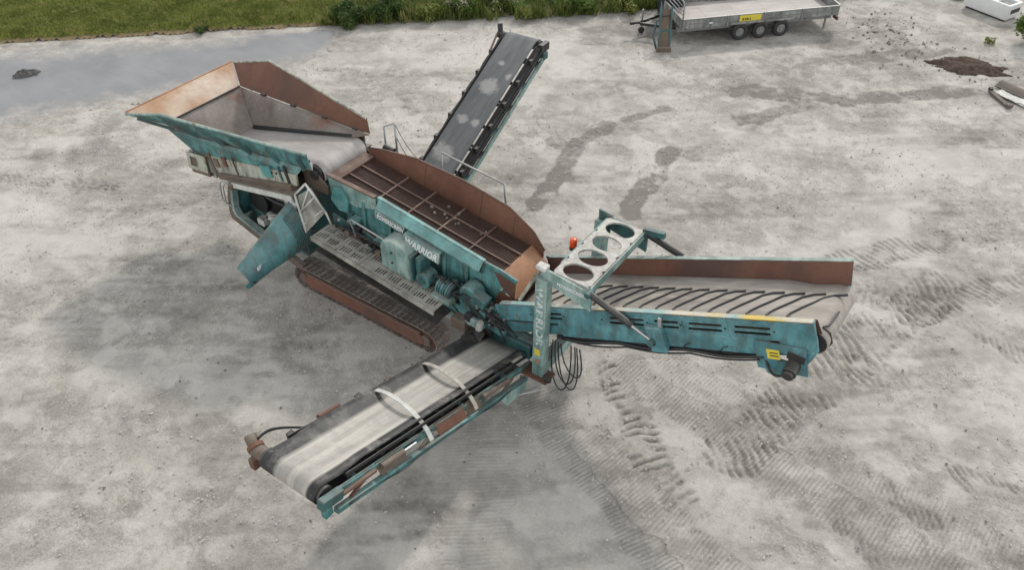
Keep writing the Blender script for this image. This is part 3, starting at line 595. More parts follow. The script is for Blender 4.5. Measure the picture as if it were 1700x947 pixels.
for k in range(14):
    x = random.gauss(1.5, .3); y = random.uniform(.0, .4)
    if not -.8 < x < 3: continue
    r = random.uniform(.015, .035); rk.box((x, y, dz(x)+.02+r*.5), (r*2, r*1.5, r*1.3), Matrix.Rotation(random.random()*3, 3, 'Z'))
tag(rk.build('stones_on_deck', 'rust_grey', SB), kind='stuff')
# orange discharge lip and the rusty chute under it
LIP = MB(); LIP.sheet([[(3.18, y, dz(3.18)+.01), (3.36, y, 2.14), (3.52, y, 1.98), (3.60, y, 1.86)] for y in np.linspace(-HW-.02, HW+.02, 5)], .025); LIP.build('discharge_lip', 'rust_orange', SB, auto=True)
MB().plate([(3.15, -HW-.06, dz(3.15)+.14), (3.64, -HW-.06, 2.28), (3.60, -HW-.06, 1.86), (3.30, -HW-.06, 2.1)], .02).build('lip_cheek', 'rust', SB)
MB().plate([(3.58, -HW, 1.84), (3.58, HW, 1.84), (3.50, HW, 1.45), (3.50, -HW, 1.45)], .02).build('discharge_chute', 'rust', SB)
MB().plate([(3.05, -HW-.02, 1.95), (3.56, -HW-.02, 1.84), (3.5, -HW-.02, 1.4), (3.08, -HW-.02, 1.4)], .02).build('chute_side', 'rust_red', SB)
# lettering on the near side plate
exd = Vector((1, 0, -.155)).normalized(); yl = -HW-.235
MB().plate([(.30, yl+.03, 2.735), (1.06, yl+.03, 2.615), (1.06, yl+.03, 2.43), (.30, yl+.03, 2.55)], .03).build('lettering_backing', 'teal_pale', SB)
text('POWERSCREEN', .19, 'lettering_black', SB, (.31, yl+.012, 2.565), exd, (0, 0, 1), .004, shear=.15, width=.76)
text('POWERSCREEN', .15, 'lettering_white', SB, (.34, yl+.002, 2.582), exd, (0, 0, 1), .004, shear=.15, width=.70)
MB().plate([(1.12, yl-.06, 2.56), (2.0, yl-.06, 2.42), (2.0, yl-.10, 2.21), (1.12, yl-.10, 2.35)], .04).build('name_board', 'teal_pale', SB, .005)
MB().beam((1.12, yl-.0, 2.55), (2.0, yl-.0, 2.41), .12, .04).build('name_board_flange', 'teal', SB, .004)
text('WARRIOR', .21, 'lettering_white', SB, (1.15, yl-.124, 2.375), exd, (0, .19, 1), .004, shear=.12, width=.82)
# drive covers and machinery hung on the near side
mc = MB(); prof = [(-.42, 0), (.36, 0), (.36, .50), (.28, .66), (.12, .74), (-.14, .76), (-.34, .68), (-.42, .52)]
mc.prism([(1.12+a, -1.16, 1.70+b-.10*a) for a, b in prof], (0, .36, 0)); MC = mc.build('motor_cover', 'teal_pale', MACH, .02, auto=True)
MB().box((1.49, -1.0, 2.0), (.05, .34, .62)).build('cover_end', 'teal_dark', MC, .01)
for z in (1.95, 2.2): MB().tube((1.0, -1.17, z), (1.0, -1.185, z), .025).build('cover_bolt', 'steel_dark', MC)
dv = MB(); dv.prism([(1.56+a, -1.10, 1.62+b) for a, b in ((0, 0), (.12, 0), (.12, .62), (.06, .7), (0, .66))], (0, .32, 0)); dv = dv.build('drive_guard', 'teal_dark', MACH, .02)
MB().tube((1.72, -1.12, 1.78), (1.72, -.80, 1.78), .17, k=20).build('pulley', 'teal', dv, .01, auto=True); MB().tube((1.72, -1.15, 1.78), (1.72, -1.11, 1.78), .08, k=16).build('pulley_hub', 'teal_dark', dv, auto=True)
ex = MB(); ex.tube((2.04, -.98, 1.80), (2.40, -.98, 1.74), .15, k=20); ex = ex.build('exciter_motor', 'teal_dark', MACH, .02, auto=True)
for k in range(6): MB().tube((2.07+k*.058, -.98, 1.795-k*.010), (2.09+k*.058, -.98, 1.791-k*.010), .172, k=20).build('cooling_fin', 'teal_dark' if k % 2 else 'teal', ex, auto=True)
MB().box((2.22, -1.05, 1.58), (.46, .3, .10)).build('motor_foot', 'teal_pale', ex, .01)
gd = MB(); pr = [(math.cos(a)*.23, math.sin(a)*.25) for a in np.linspace(-.4, math.pi+.2, 14)]+[(-.22, -.36), (.19, -.40)]
gd.prism([(2.74+a, -.98, 1.76+b) for a, b in pr], (0, .32, 0)); gd = gd.build('flywheel_guard', 'teal', MACH, .03, auto=True)
MB().box((3.06, -.95, 1.86), (.30, .24, .22), Matrix.Rotation(R(20), 3, 'Y')).build('guard_nose', 'teal_dark', gd, .02)
for x, z in ((-.35, 2.0), (.35, 1.78), (2.45, 1.32)):      # coil springs under the box
    sp = MB(); sp.path([(x+math.cos(t)*.075, -.78+math.sin(t)*.075, z-.14+t*.012) for t in np.linspace(0, 8*math.pi, 80)], .016, 5); sp = sp.build('coil_spring', 'steel_dark', MACH, smooth=True)
    MB().box((x, -.78, z-.18), (.24, .24, .04)).build('spring_seat', 'teal', sp, .006); MB().box((x, -.76, z+.2), (.22, .26, .05)).build('spring_cap', 'teal_bright', sp, .006)
MB().plate([(-.95, -.80, 2.15), (-.2, -.80, 2.02), (-.2, -.80, 1.25), (-.95, -.80, 1.3)], .04).build('support_panel', 'teal_dark', CH, .006)
MB().plate([(-.15, -.76, 2.0), (.55, -.76, 1.8), (.55, -.76, 1.25), (-.15, -.76, 1.25)], .04).build('support_panel', 'teal', CH, .006)
MB().box((-.55, -.85, 1.75), (.5, .2, .28)).build('hydraulic_valve', 'brown_grime', CH, .03)
for k in range(6):
    x = -.8+k*.2; MB().path(bezier((x, -.95, 1.85), (x+.1, -1.0, 2.15), (x+.35, -.9, 2.1), (x+.5+.05*k, -.82, 1.6)), .018, 6).build('hydraulic_hose', 'hose', CH, smooth=True)

rc = random.Random(21)
for k in range(120):
    x = rc.uniform(-.9, 3.3) if k < 60 else rc.uniform(1.5, 3.4); zc = 1.28+.62*max(0, 1-(x+.9)/4.6)*rc.random()+rc.uniform(0, .32 if k < 60 else .5); y = rc.uniform(-.98, -.80) if k < 60 else rc.uniform(-1.08, -.70); kind = k % 4
    mt = rc.choice(('steel_dark', 'brown_grime', 'teal_dark', 'rust', 'teal', 'black', 'teal_pale', 'galv', 'teal_bright'))
    if kind == 0: MB().box((x, y, zc), (rc.uniform(.06, .22), rc.uniform(.05, .12), rc.uniform(.06, .2)), Matrix.Rotation(rc.uniform(-.3, .3), 3, 'Y')).build('bracket', mt, CH, .01)
    elif kind == 1: MB().path(bezier((x, y, zc), (x+.1, y-.08, zc+rc.uniform(.1, .3)), (x+.3, y-.06, zc+rc.uniform(-.2, .2)), (x+rc.uniform(.3, .7), y, zc-rc.uniform(.1, .4))), .018, 6).build('hydraulic_hose', 'hose', CH, smooth=True)
    elif kind == 2: MB().tube((x, y, zc), (x+rc.uniform(-.05, .3), y-.02, zc+rc.uniform(-.12, .1)), rc.uniform(.02, .05), k=10).build('pipe', mt, CH, auto=True)
    else: MB().tube((x, y, zc), (x, y-rc.uniform(.04, .1), zc), rc.uniform(.04, .09), k=14).build('flange', mt, CH, auto=True)
# ---- walkway on the near side
def wz(x): return 1.94-.128*(x+.9)
WK = MB()
for y in (-1.50, -.94): WK.beam((-.95, y, wz(-.95)-.03), (2.3, y, wz(2.3)-.03), .035, .10)
WK = WK.build('walkway', 'grating', MACH, .004)
exw = Vector((1, 0, -.128)).normalized(); PL = .655
for k in range(5):
    ho = []
    for r in range(2):
        for cl in range(2):
            if (k, r, cl) in ((3, 1, 1), (2, 0, 0)): continue
            x0 = .05+cl*.30+.02*r
            for j in range(4): ho.append((x0+j*.058, x0+j*.058+.030, .06+r*.235+.012*j, .06+r*.235+.15+.012*j))
    xk = -.93+k*PL*.9919
    MB().slotted((xk, -1.475, wz(xk)+.02), exw, (0, 1, 0), PL-.012, .515, .018, ho).build('grating_panel', 'grating', WK)
MB().plate([(-.93, -1.47, wz(-.93)-.35), (2.3, -1.47, wz(2.3)-.35), (2.3, -.98, wz(2.3)-.35), (-.93, -.98, wz(-.93)-.35)], .02).build('under_sheet', 'steel_dark', WK)  # dark sheet below the grating, seen through the slots
for x in (-.6, .5, 1.6): MB().beam((x, -.75, wz(x)-.3), (x, -1.48, wz(x)-.09), .06, .08).build('bracket', 'teal_dark', WK, .006)
MB().path([(-.15, -.95, wz(-.15)), (-.27, -.97, wz(-.27)+.50), (-.22, -.97, wz(-.22)+.52), (1.50, -.99, 2.14), (1.55, -.99, 2.10), (1.63, -.97, wz(1.63))], .021, 8).build('handrail', 'galv', WK, smooth=True)
MB().path([(-.2, -.96, wz(-.2)+.26), (1.59, -.98, wz(1.6)+.24)], .012, 6).build('mid_rail', 'steel_dark', WK, smooth=True)
LD = MB(); q = [(-1.42, -1.32, 2.72), (-1.05, -1.30, 3.12), (-.80, -1.12, 2.42), (-1.16, -1.42, 1.92)]
LD.path([q[0], q[1]], .022, 8); LD.path([q[1], q[2]], .022, 8); LD.path([q[2], (-.85, -.98, 1.98)], .022, 8); LD.path([q[3], q[0]], .026, 8); LD.path([lerp(q[0], q[3], .45), lerp(q[1], q[2], .45)], .02, 8); LD.path([lerp(q[0], q[3], .5), lerp(q[1], q[2], .15)], .016, 8); LD.path([lerp(q[0], q[3], .78), lerp(q[1], q[2], .9)], .016, 8)
LD.build('access_frame', 'white', WK, smooth=True)
MB().plate([lerp(q[0], q[3], .05)+Vector((.01, .06, 0)), lerp(q[1], q[2], .2)+Vector((-.02, .06, 0)), q[2], q[3]], .012).build('access_hatch', 'grating', WK)

# ---- far side rails
FRl = MB(); FRl.path([(.35, 1.30, 2.0), (.34, 1.32, 3.02)], .02, 8); FRl.path([(.34, 1.32, 3.02), (1.98, 1.34, 2.83)], .02, 8); FRl.path([(1.98, 1.34, 2.83), (2.06, 1.33, 1.9)], .026, 8)
FRl.build('far_handrail', 'galv', CH, smooth=True)
gl = MB(); gl.path([(-.96, 1.33, 2.2), (-.97, 1.35, 3.28)], .026, 8); gl.path([(-1.30, 1.33, 2.2), (-1.30, 1.35, 3.08)], .022, 8); gl.path([(-1.30, 1.35, 3.08), (-.97, 1.35, 3.28)], .012, 8); gl.build('ladder_rails', 'galv', CH, smooth=True)
for k, (zt, ye) in enumerate(((3.27, 2.7), (2.95, 2.4))): MB().path(bezier((-.97, 1.35, zt), (-.7, 1.35, zt-.5), (-.45, 1.4, zt-.85), (-.1, 1.45, zt-.85)), .008, 5).build('chain', 'steel_dark', CH)
MB().plate([(-1.3, 1.0, 2.02), (2.2, 1.0, 1.85), (2.2, 1.55, 1.85), (-1.3, 1.55, 2.02)], .03).build('far_walkway', 'grating', CH)
for x in (-1.1, .4, 2.0): MB().beam((x, .75, 1.5), (x, 1.5, 1.9-.04*x), .06, .08).build('bracket', 'teal_dark', CH, .006)
MB().tube((-1.25, 1.25, 2.62), (-1.0, 1.25, 2.58), .09, k=12).build('feeder_motor', 'steel_dark', CH, auto=True)

# ---- gantry that carries the tail conveyor
G = MB(); G.beam((4.46, -1.0, .72), (4.50, -1.0, 3.16), .20, .24, (1, 0, 0)); G.beam((4.46, 1.0, .72), (4.50, 1.0, 3.2), .20, .24, (1, 0, 0)); G.box((4.47, 0, .86), (.22, 1.9, .24))
GA = G.build('gantry', 'teal_pale', MACH, .012)
MB().box((4.42, -1.02, .70), (.62, .34, .05)).build('foot_plate', 'rust_red', GA, .006); MB().tube((4.72, -1.1, .72), (4.72, -1.1, .80), .07, k=14).build('pivot_pin', 'steel_dark', GA, auto=True)
text('WARRIOR', .20, 'lettering_worn', GA, (4.41, -1.104, 2.98), (.015, 0, -1), (1, 0, 0), .003, width=1.45)
MB().box((4.46, -1.105, 1.36), (.12, .008, .16)).build('tag', 'yellow', GA); MB().box((4.47, -1.105, 1.12), (.09, .008, .08)).build('tag', 'rust_orange', GA)
for s in (-1, 1):
    MB().plate([(4.36, 1.0*s, 3.14), (5.46, 1.0*s, 2.86), (5.46, 1.0*s, 3.27), (4.56, 1.0*s, 3.36)], .05).build('gusset', 'teal_pale' if s < 0 else 'teal_dark', GA, .006)
    if s < 0: MB().beam((4.40, -.97, 3.28), (3.93, -.92, 2.28), .06, .06).build('stay', 'cream', GA, .006)
MB().box((4.46, -1.0, 3.38), (.20, .16, .08)).build('post_cap', 'white', GA, .015)
text('POWERSCREEN', .10, 'lettering_white', GA, (4.78, -1.030, 3.13), (1, 0, -.03), (0, 0, 1), .003, width=.58)
PX0, PX1, PY0, PY1, PZ = 4.64, 5.38, -.96, .98, 3.33
pp = MB(); nH = 4; step = (PY1-PY0)/nH; K = 40
for i in range(nH):
    cx, cy = (PX0+PX1)/2, PY0+step*(i+.5); rx, ry = .285, .212; oo = []; ii = []
    for k in range(K):
        a = 2*math.pi*k/K; ca, sa = math.cos(a), math.sin(a); t = min((PX1-PX0)/2/max(abs(ca), 1e-9), step/2/max(abs(sa), 1e-9)); oo.append((cx+ca*t, cy+sa*t)); ii.append((cx+ca*rx, cy+sa*ry))
    for zz, fl in ((PZ, False), (PZ-.04, True)):
        V = [(x, y, zz) for x, y in oo+ii]; Fc = [(k, (k+1) % K, K+(k+1) % K, K+k) for k in range(K)]; pp.add(V, [f[::-1] for f in Fc] if fl else Fc)
    pp.add([(x, y, PZ) for x, y in ii]+[(x, y, PZ-.04) for x, y in ii], [(k, (k+1) % K, K+(k+1) % K, K+k) for k in range(K)])
rim = [(PX0, PY0), (PX1, PY0), (PX1, PY1), (PX0, PY1)]; pp.add([(x, y, PZ) for x, y in rim]+[(x, y, PZ-.04) for x, y in rim], [((k+1) % 4, k, 4+k, 4+(k+1) % 4) for k in range(4)])
M['plate_white'] = paint('dusty_white_paint', (.50, .50, .46), (.42, .42, .385), .35, .5, .55, .5)
PP = pp.build('perforated_plate', 'plate_white', GA)
MB().beam((PX1+.02, PY0, PZ-.09), (PX1+.02, PY1, PZ-.09), .03, .16).build('plate_edge', 'teal_pale', PP, .004); MB().beam((PX0-.02, PY0+.3, PZ-.09), (PX0-.02, PY1, PZ-.09), .03, .16).build('plate_edge', 'teal', PP, .004)
MB().plate([(4.40, 1.03, 3.40), (4.70, 1.03, 3.36), (4.66, 1.03, 2.9), (4.44, 1.03, 2.75)], .05).build('far_bracket', 'teal', GA, .006)
bc = MB(); bc.beam((4.62, .12, 3.08), (4.36, .12, 3.00), .06, .03); bc.beam((4.62, .12, 3.06), (4.62, .12, 3.29), .04, .03, (1, 0, 0)); bc = bc.build('beacon_bracket', 'teal_dark', GA)
MB().tube((4.40, .12, 3.02), (4.40, .12, 3.075), .075, k=18).build('beacon_base', 'black', bc, auto=True)
bl = MB(); bl.path([(4.40, .12, 3.075), (4.40, .12, 3.10), (4.40, .12, 3.20), (4.40, .12, 3.235), (4.40, .12, 3.25)], .068, 18); 
bl.v[-18:] = [(4.40+(x-4.40)*.45, .12+(y-.12)*.45, z) for x, y, z in bl.v[-18:]]; bl.build('beacon_lens', 'beacon', bc, smooth=True)

# ---- tail conveyor
def tz(x): return 4.02+.452*(x-9.1)
TS = Vector((1, 0, .452)).normalized(); TN = Vector((-.452, 0, 1)).normalized()
T = MB()
for s in (-1, 1): T.beam((3.55, .80*s, tz(3.55)-.16), (8.9, .80*s, tz(8.9)-.16), .10, .22)
for x in (4.2, 5.4, 6.6, 7.8): T.beam((x, -.8, tz(x)-.2), (x, .8, tz(x)-.2), .1, .1)
TC = T.build('tail_conveyor', 'blue_teal', MACH, .008)
bp = [(x, tz(x)+.075) for x in np.linspace(3.5, 9.02, 14)]; hx, hr = 9.02, .20; hz = tz(9.02)+.075-hr*1.05
bp = bp[:-1]
for i in range(0, 13): a = R(112)-R(185)*i/12; bp.append((hx+math.cos(a)*hr*1.02, hz+math.sin(a)*hr*1.02))
tb = MB(); trough = lambda y: .07*max(0, abs(y)-.3)/.32
tb.sheet([[(x, y, z+(trough(y) if i < 12 else 0)) for y in np.linspace(-.64, .64, 9)] for i, (x, z) in enumerate(bp)], .018); TB = tb.build('belt', 'belt_tail', TC, smooth=True)
rb = MB(); rb.sheet([[(x, y, tz(x)-.36) for y in (-.6, .6)] for x in (3.7, 8.9)], .016); rb.build('return_belt', 'black', TC)
MB().tube((hx, -.66, hz), (hx, .66, hz), .185, k=24).build('head_roller', 'steel_dark', TC, auto=True)
for k in range(16):                     # chevron cleats
    x0 = 3.92+k*.305; pts = []
    for t, y in ((.09, -.38), (.02, -.36), (-.01, -.30), (.01, -.22), (.10, -.08), (.24, .10), (.34, .24), (.48, .32), (.64, .34)):
        x = x0+t
        pts.append((x, y, tz(x)+.075+trough(y)+.016))
    MB().path(pts, .022, 6).build('cleat', 'black', TB, smooth=True)
MB().path([(hx+.04, -.50, hz+.225), (hx+.16, -.50, hz+.17), (hx+.225, -.49, hz+.0), (hx+.2, -.47, hz-.1)], .015, 6).build('cleat', 'black', TB, smooth=True)
MB().path([(hx+.04, -.50, hz+.225), (hx+.10, -.40, hz+.21), (hx+.12, .0, hz+.20)], .015, 6).build('cleat', 'black', TB, smooth=True)
# wings
for s in (-1, 1):
    pl = []
    for x in (3.55, 6.3, 9.10): pl.append([(x, .650*s, tz(x)+.06), (x-.10, .80*s, tz(x)+.40)])
    wg = MB().sheet(pl, .016).build('wing', 'rust_red' if s > 0 else 'rust', TC)
    a, b = Vector((3.45, .845*s, tz(3.55)+.405)), Vector((8.96, .845*s, tz(9.06)+.405))
    fl = MB().beam(a, b, .10, .02, TN).build('wing_flange', 'teal_pale' if s > 0 else 'worn_flange', wg, .003) if s > 0 else None
    if s < 0: FLA, FLB, WGN = a, b, wg
    MB().plate([(9.07, .66*s, tz(9.06)-.12), (9.07, .89*s, tz(9.06)-.10), (8.97, .89*s, tz(9.06)+.41), (8.97, .82*s, tz(9.06)+.41)], .02).build('wing_end', 'teal_bright', wg, .003)
n = NT('scuffed_flange'); a_ = n.noise(1.2, 4, .6); f_ = n.noise(9, 5, .7)
cc = n.mix(n.ramp(a_, .42, .58), (.20, .34, .33), (.44, .41, .34)); cc = n.mix(n.ramp(n.noise(.8, 3, .5), .56, .62), cc, (.50, .36, .06)); cc = n.mix(n.ramp(f_, .45, .7, 0, .5), cc, (.26, .24, .21)); M['worn_flange'] = n.fin(cc, .6)
MB().beam(FLA, FLB, .10, .02, TN).build('wing_flange', 'worn_flange', WGN, .003)
# slotted skirt panels on the near side, plain ones on the far side
xcuts = [3.50, 4.32, 5.02, 5.78, 6.62, 7.18, 7.90, 8.62]; Ld = lambda a, b: (b-a)/TS.x
for i, (a, b) in enumerate(zip(xcuts[:-1], xcuts[1:])):
    L = Ld(a, b)-.008; ho = [] if i in (0, 2) else [(L*.10, L*.86, .085, .135), (L*.14, L*.88, .185, .235)]
    o = Vector((a, -.895, tz(a)))+TN*.05
    MB().slotted(o, TS, TN, L, .34, .022, ho).build('skirt_panel', 'blue_teal', TC)
    MB().tube(o+TS*(L*.95)+TN*.17+Vector((0, -.005, 0)), o+TS*(L*.95)+TN*.17+Vector((0, -.03, 0)), .014, k=8).build('bolt', 'steel_dark', TC)
    o2 = Vector((a, .895, tz(a)))+TN*.05
    MB().slotted(o2, TS, TN, L, .34, .022, []).build('skirt_panel', 'blue_teal', TC)
MB().plate([(4.75, -.885, tz(4.75)+.06), (8.45, -.885, tz(8.45)+.06), (8.52, -.885, tz(8.52)-.22), (8.3, -.885, tz(8.3)-.26), (4.9, -.885, tz(4.9)-.26)], .03).build('side_channel', 'blue_teal', TC, .005)
MB().beam((4.75, -.86, tz(4.75)-.30), (8.35, -.86, tz(8.35)-.30), .08, .06).build('lower_rail', 'black', TC)
MB().box((6.72, -.96, tz(6.72)-.06), (.30, .12, .50), Matrix.Rotation(-R(24), 3, 'Y')).build('fold_joint', 'blue_teal', TC, .02)
MB().beam(Vector((6.75, -.95, tz(6.75)+.0)), Vector((6.70, -.95, tz(6.70)+.40)), .05, .06, (1, 0, 0)).build('joint_strap', 'galv', TC, .006)
MB().tube((6.68, -1.05, tz(6.68)-.12), (6.68, -.9, tz(6.68)-.12), .05, k=12).build('joint_pin', 'steel_dark', TC, auto=True)
# drive end: plate, window, motor, sticker
q0 = Vector((8.612, -.895, tz(8.612)))
MB().plate([q0+TN*.395, q0-TN*.10, (9.10, -.895, tz(9.10)-.34), (9.17, -.895, tz(9.17)-.10), (9.10, -.895, tz(9.10)+.15), (8.98, -.895, tz(9.04)+.40)], .022).build('end_plate', 'blue_teal', TC, .004)
MB().slotted(Vector((8.40, -.925, tz(8.40)-.50)), (1, 0, .30), (-.30, 0, 1), .78, .52, .03, [(.34, .66, .20, .36)]).build('drive_plate', 'blue_teal', TC)
MB().plate([(8.36, -.90, tz(8.36)-.24), (8.55, -.90, tz(8.55)-.62), (8.82, -.90, tz(8.82)-.72), (8.85, -.90, tz(8.85)-.36)], .03).build('drive_bracket', 'teal', TC, .006)
MB().plate([(9.02, -.90, tz(9.02)-.25), (8.98, -.90, tz(8.98)-.62), (9.10, -.90, tz(9.02)-.30), (9.12, -.90, tz(9.02)-.02)], .03).build('drive_gusset', 'blue_teal', TC, .006)
MB().box(Vector((8.57, -.938, tz(8.57)-.20)), (.20, .006, .18), Matrix.Rotation(-R(20), 3, 'Y')).build('warning_sticker', 'yellow', TC)
for k in range(2): MB().box(Vector((8.57+.02*k, -.943, tz(8.57)-.17-.05*k)), (.13, .004, .018), Matrix.Rotation(-R(20), 3, 'Y')).build('sticker_mark', 'lettering_black', TC)
dm = MB(); dm.tube((8.90, -.86, 3.56), (8.90, -1.14, 3.52), .11, k=18); dm.tube((8.90, -1.14, 3.52), (8.90, -1.20, 3.51), .085, k=18); dm = dm.build('drive_motor', 'steel_dark', TC, .012, auto=True)
MB().box((8.90, -.90, 3.70), (.28, .10, .16)).build('motor_block', 'steel_dark', dm, .015)
MB().path(bezier((8.85, -1.1, 3.45), (8.7, -1.12, 3.28), (8.6, -1.0, 3.25), (8.45, -.9, 3.45)), .022, 8).build('motor_hose', 'hose', dm, smooth=True)
MB().path([(x, -.93, tz(x)-.31-.03*math.sin(x*5)) for x in np.linspace(4.9, 8.45, 40)], .028, 7).build('hydraulic_line', 'hose', TC, smooth=True)
MB().path([(x, -.95, tz(x)-.33-.06*abs(math.sin((x-5.1)*math.pi/1.1))) for x in np.linspace(5.1, 8.4, 46)], .016, 6).build('hydraulic_line', 'hose', TC, smooth=True)
for x in (7.15, 7.75): MB().path([(x, -.93, tz(x)-.30), (x+.06, -.95, tz(x)-.12), (x+.13, -.94, tz(x)-.06)], .010, 6).build('cable_tail', 'hose', TC, smooth=True)
# lift rams, near and far
for s, (p, q) in ((-1, ((5.42, -1.02, 3.26), (6.66, -1.02, 2.84))), (1, ((5.40, 1.02, 3.26), (6.55, 1.0, 2.98)))):
    rm = MB().tube(p, lerp(p, q, .68), .062, k=16).build('lift_ram', 'steel_dark' if s < 0 else 'black', TC, .006, auto=True)
    MB().tube(lerp(p, q, .66), q, .034, k=14).build('ram_rod', 'chrome', rm, auto=True)
    for e in (p, q): MB().tube(Vector(e)+Vector((0, -.09, 0)), Vector(e)+Vector((0, .09, 0)), .06, k=14).build('ram_eye', 'teal_dark', rm, auto=True)
MB().beam((5.36, 1.02, 3.30), (5.78, 1.02, 3.36), .10, .12).build('ram_bracket', 'teal_dark', GA, .01)
MB().tube((6.50, .98, 3.20), (6.85, .96, 3.36), .05, k=12).build('hose_reel', 'steel_dark', TC, auto=True)
# hoses hanging under the conveyor root
for k, (xa, xb, lo, dy) in enumerate(((4.66, 5.10, .18, 0), (4.72, 5.14, -.12, .12), (4.60, 5.02, -.02, -.10), (4.78, 5.20, .34, .2))):
    MB().path(bezier((xa, -.78, 1.5), (xa-.12, -.70+dy, lo), (xb+.14, -.74+dy, lo-.22), (xb, -.82, 1.62), 18), .014, 6).build('hanging_hose', 'hose', TC, smooth=True)

# ---- near side conveyor
def nz(y): return .92-.318*(y+1.0)          # belt surface
n = NT('near_belt_rubber'); sp = n.t.nodes.new('ShaderNodeSeparateXYZ'); n.link(n.tc.outputs['Object'], sp.inputs[0])
v = n.mapping((7, .25, .25)); s1 = n.noise(1., 4, .6, v); s2 = n.noise(3.5, 5, .65, n.mapping((9, .15, .15)))
edge = n.math('MULTIPLY', n.ramp(sp.outputs['X'], 3.18, 3.26), n.ramp(sp.outputs['X'], 3.86, 3.90, 1, 0))
cc = n.mix(n.ramp(s1, .35, .65), (.27, .255, .228), (.40, .38, .335)); cc = n.mix(n.ramp(s2, .42, .66, 0, .55), cc, (.20, .192, .172))
dk_ = n.mix(n.ramp(s2, .4, .7, 0, .5), (.009, .0085, .009), (.035, .034, .033)); cc = n.mix(edge, dk_, cc); cc = n.mix(n.ramp(n.noise(2.5, 7, .75), .48, .70, 0, .55), cc, (.17, .16, .142)); cc = n.mix(n.ramp(n.noise(1.1, 5, .7), .52, .66, 0, .45), cc, (.44, .42, .37))
M['belt_near'] = n.fin(cc, .6, 0, s2, .1, .004)
NC = MB()
for x in (2.93, 4.14): NC.beam((x, -.9, nz(-.9)-.22), (x, -6.15, nz(-6.15)-.20), .06, .13)
for y in (-1.6, -2.9, -4.2, -5.5): NC.beam((2.95, y, nz(y)-.24), (4.12, y, nz(y)-.24), .07, .07)
NC = NC.build('near_side_conveyor', 'teal', MACH, .006)
by = -6.12; br = .17
pr = [(y, nz(y)) for y in np.linspace(-.75, by, 14)][:-1]
for i in range(11): a = R(72)+R(190)*i/10; pr.append((by+math.cos(a)*br, nz(by)-br+math.sin(a)*br))
nb = MB(); tr = lambda x: .08*max(0, abs(x-3.5)-.28)/.32
nb.sheet([[(x, y, z+(tr(x) if i < 12 else 0)) for x in np.linspace(2.93, 4.05, 11)] for i, (y, z) in enumerate(pr)], .016); nb.build('belt', 'belt_near', NC, smooth=True)
rb = MB(); rb.sheet([[(x, y, nz(y)-.33) for x in (2.98, 4.02)] for y in (-1.0, -6.1)], .014); rb.build('return_belt', 'black', NC)
MB().tube((2.88, by, nz(by)-br), (4.10, by, nz(by)-br), br-.015, k=22).build('head_roller', 'steel_dark', NC, auto=True)
NS = Vector((0, -1, .318)).normalized()
for x, mt in ((2.90, 'steel_dark'), (4.12, 'black')):     # skirts beside the belt
    MB().plate([(x, -.95, nz(-.95)-.02), (x, -5.7, nz(-5.7)-.02), (x, -5.7, nz(-5.7)+.05), (x, -.95, nz(-.95)+.05)], .016).build('skirt', mt, NC)
# lower truss seen on the right-hand side
TRS = MB(); TRS.beam((4.24, -1.15, nz(-1.15)-.42), (4.24, -6.1, nz(-6.1)-.44), .10, .10); TRS = TRS.build('truss', 'teal', NC, .008)
for k in range(6):
    y0 = -1.5-.78*k; MB().beam((4.18, y0, nz(y0)-.24), (4.22, y0-.40, nz(y0-.40)-.40), .05, .05).build('truss_brace', ('brown_grime', 'teal', 'rust_red')[k % 3], TRS, .005)
for y0, y1, mt in ((-3.0, -3.75, 'rust_red'), (-2.55, -2.95, 'brown_grime'), (-4.55, -5.15, 'brown_grime')):
    MB().plate([(4.14, y0, nz(y0)-.12), (4.14, y1, nz(y1)-.12), (4.24, y1, nz(y1)-.36), (4.24, y0, nz(y0)-.36)], .016).build('side_plate', mt, NC, .003)
MB().tube((4.22, -1.7, nz(-1.7)-.18), (4.22, -2.5, nz(-2.5)-.16), .05, k=12).build('fold_ram', 'brown_grime', NC, auto=True)
MB().tube((4.22, -4.3, nz(-4.3)-.18), (4.22, -4.62, nz(-4.62)-.18), .028, k=12).build('ram_rod', 'chrome', NC, auto=True); MB().tube((4.22, -4.6, nz(-4.6)-.18), (4.22, -5.1, nz(-5.1)-.18), .055, k=12).build('fold_ram', 'brown_grime', NC, auto=True)
MB().beam((4.2, -5.2, nz(-5.2)-.2), (4.2, -5.95, nz(-5.95)-.24), .06, .06).build('tension_bar', 'bar_rust', NC, .005)
MB().box((4.2, by, nz(by)-br), (.14, .42, .18), Matrix.Rotation(-.3, 3, 'X')).build('head_bearing', 'teal_dark', NC, .02)
MB().box((4.22, by-.12, nz(by)-.30), (.1, .16, .22)).build('bearing_bracket', 'teal', NC, .02)
for k in range(7):                     # idler brackets along the far rail
    y = -1.3-.72*k; MB().box((2.86, y, nz(y)-.02), (.07, .12, .14)).build('idler_bracket', ('steel_dark', 'rust')[k % 2], NC, .01)
    MB().tube((2.95, y, nz(y)-.11), (4.08, y, nz(y)-.11), .05, k=10).build('idler', 'steel_dark', NC, auto=True)
MB().tube((2.86, -4.6, nz(-4.6)+.03), (2.86, -5.05, nz(-5.05)+.03), .045, k=10).build('rail_pipe', 'rust_red', NC, auto=True)
mo = MB(); mo.tube((2.88, by, nz(by)-br), (2.62, by, nz(by)-br), .12, k=16); mo.tube((2.64, by, nz(by)-br+.02), (2.44, by+.08, nz(by)-br+.10), .10, k=16); mo = mo.build('belt_motor', 'brown_grime', NC, .01, auto=True)
MB().box((2.70, by-.10, nz(by)-br-.15), (.12, .18, .22)).build('motor_bracket', 'rust', mo, .02)
MB().tube((2.66, by, nz(by)-br+.02), (2.60, by+.02, nz(by)-br+.04), .135, k=16).build('motor_flange', 'rust_red', mo, auto=True)
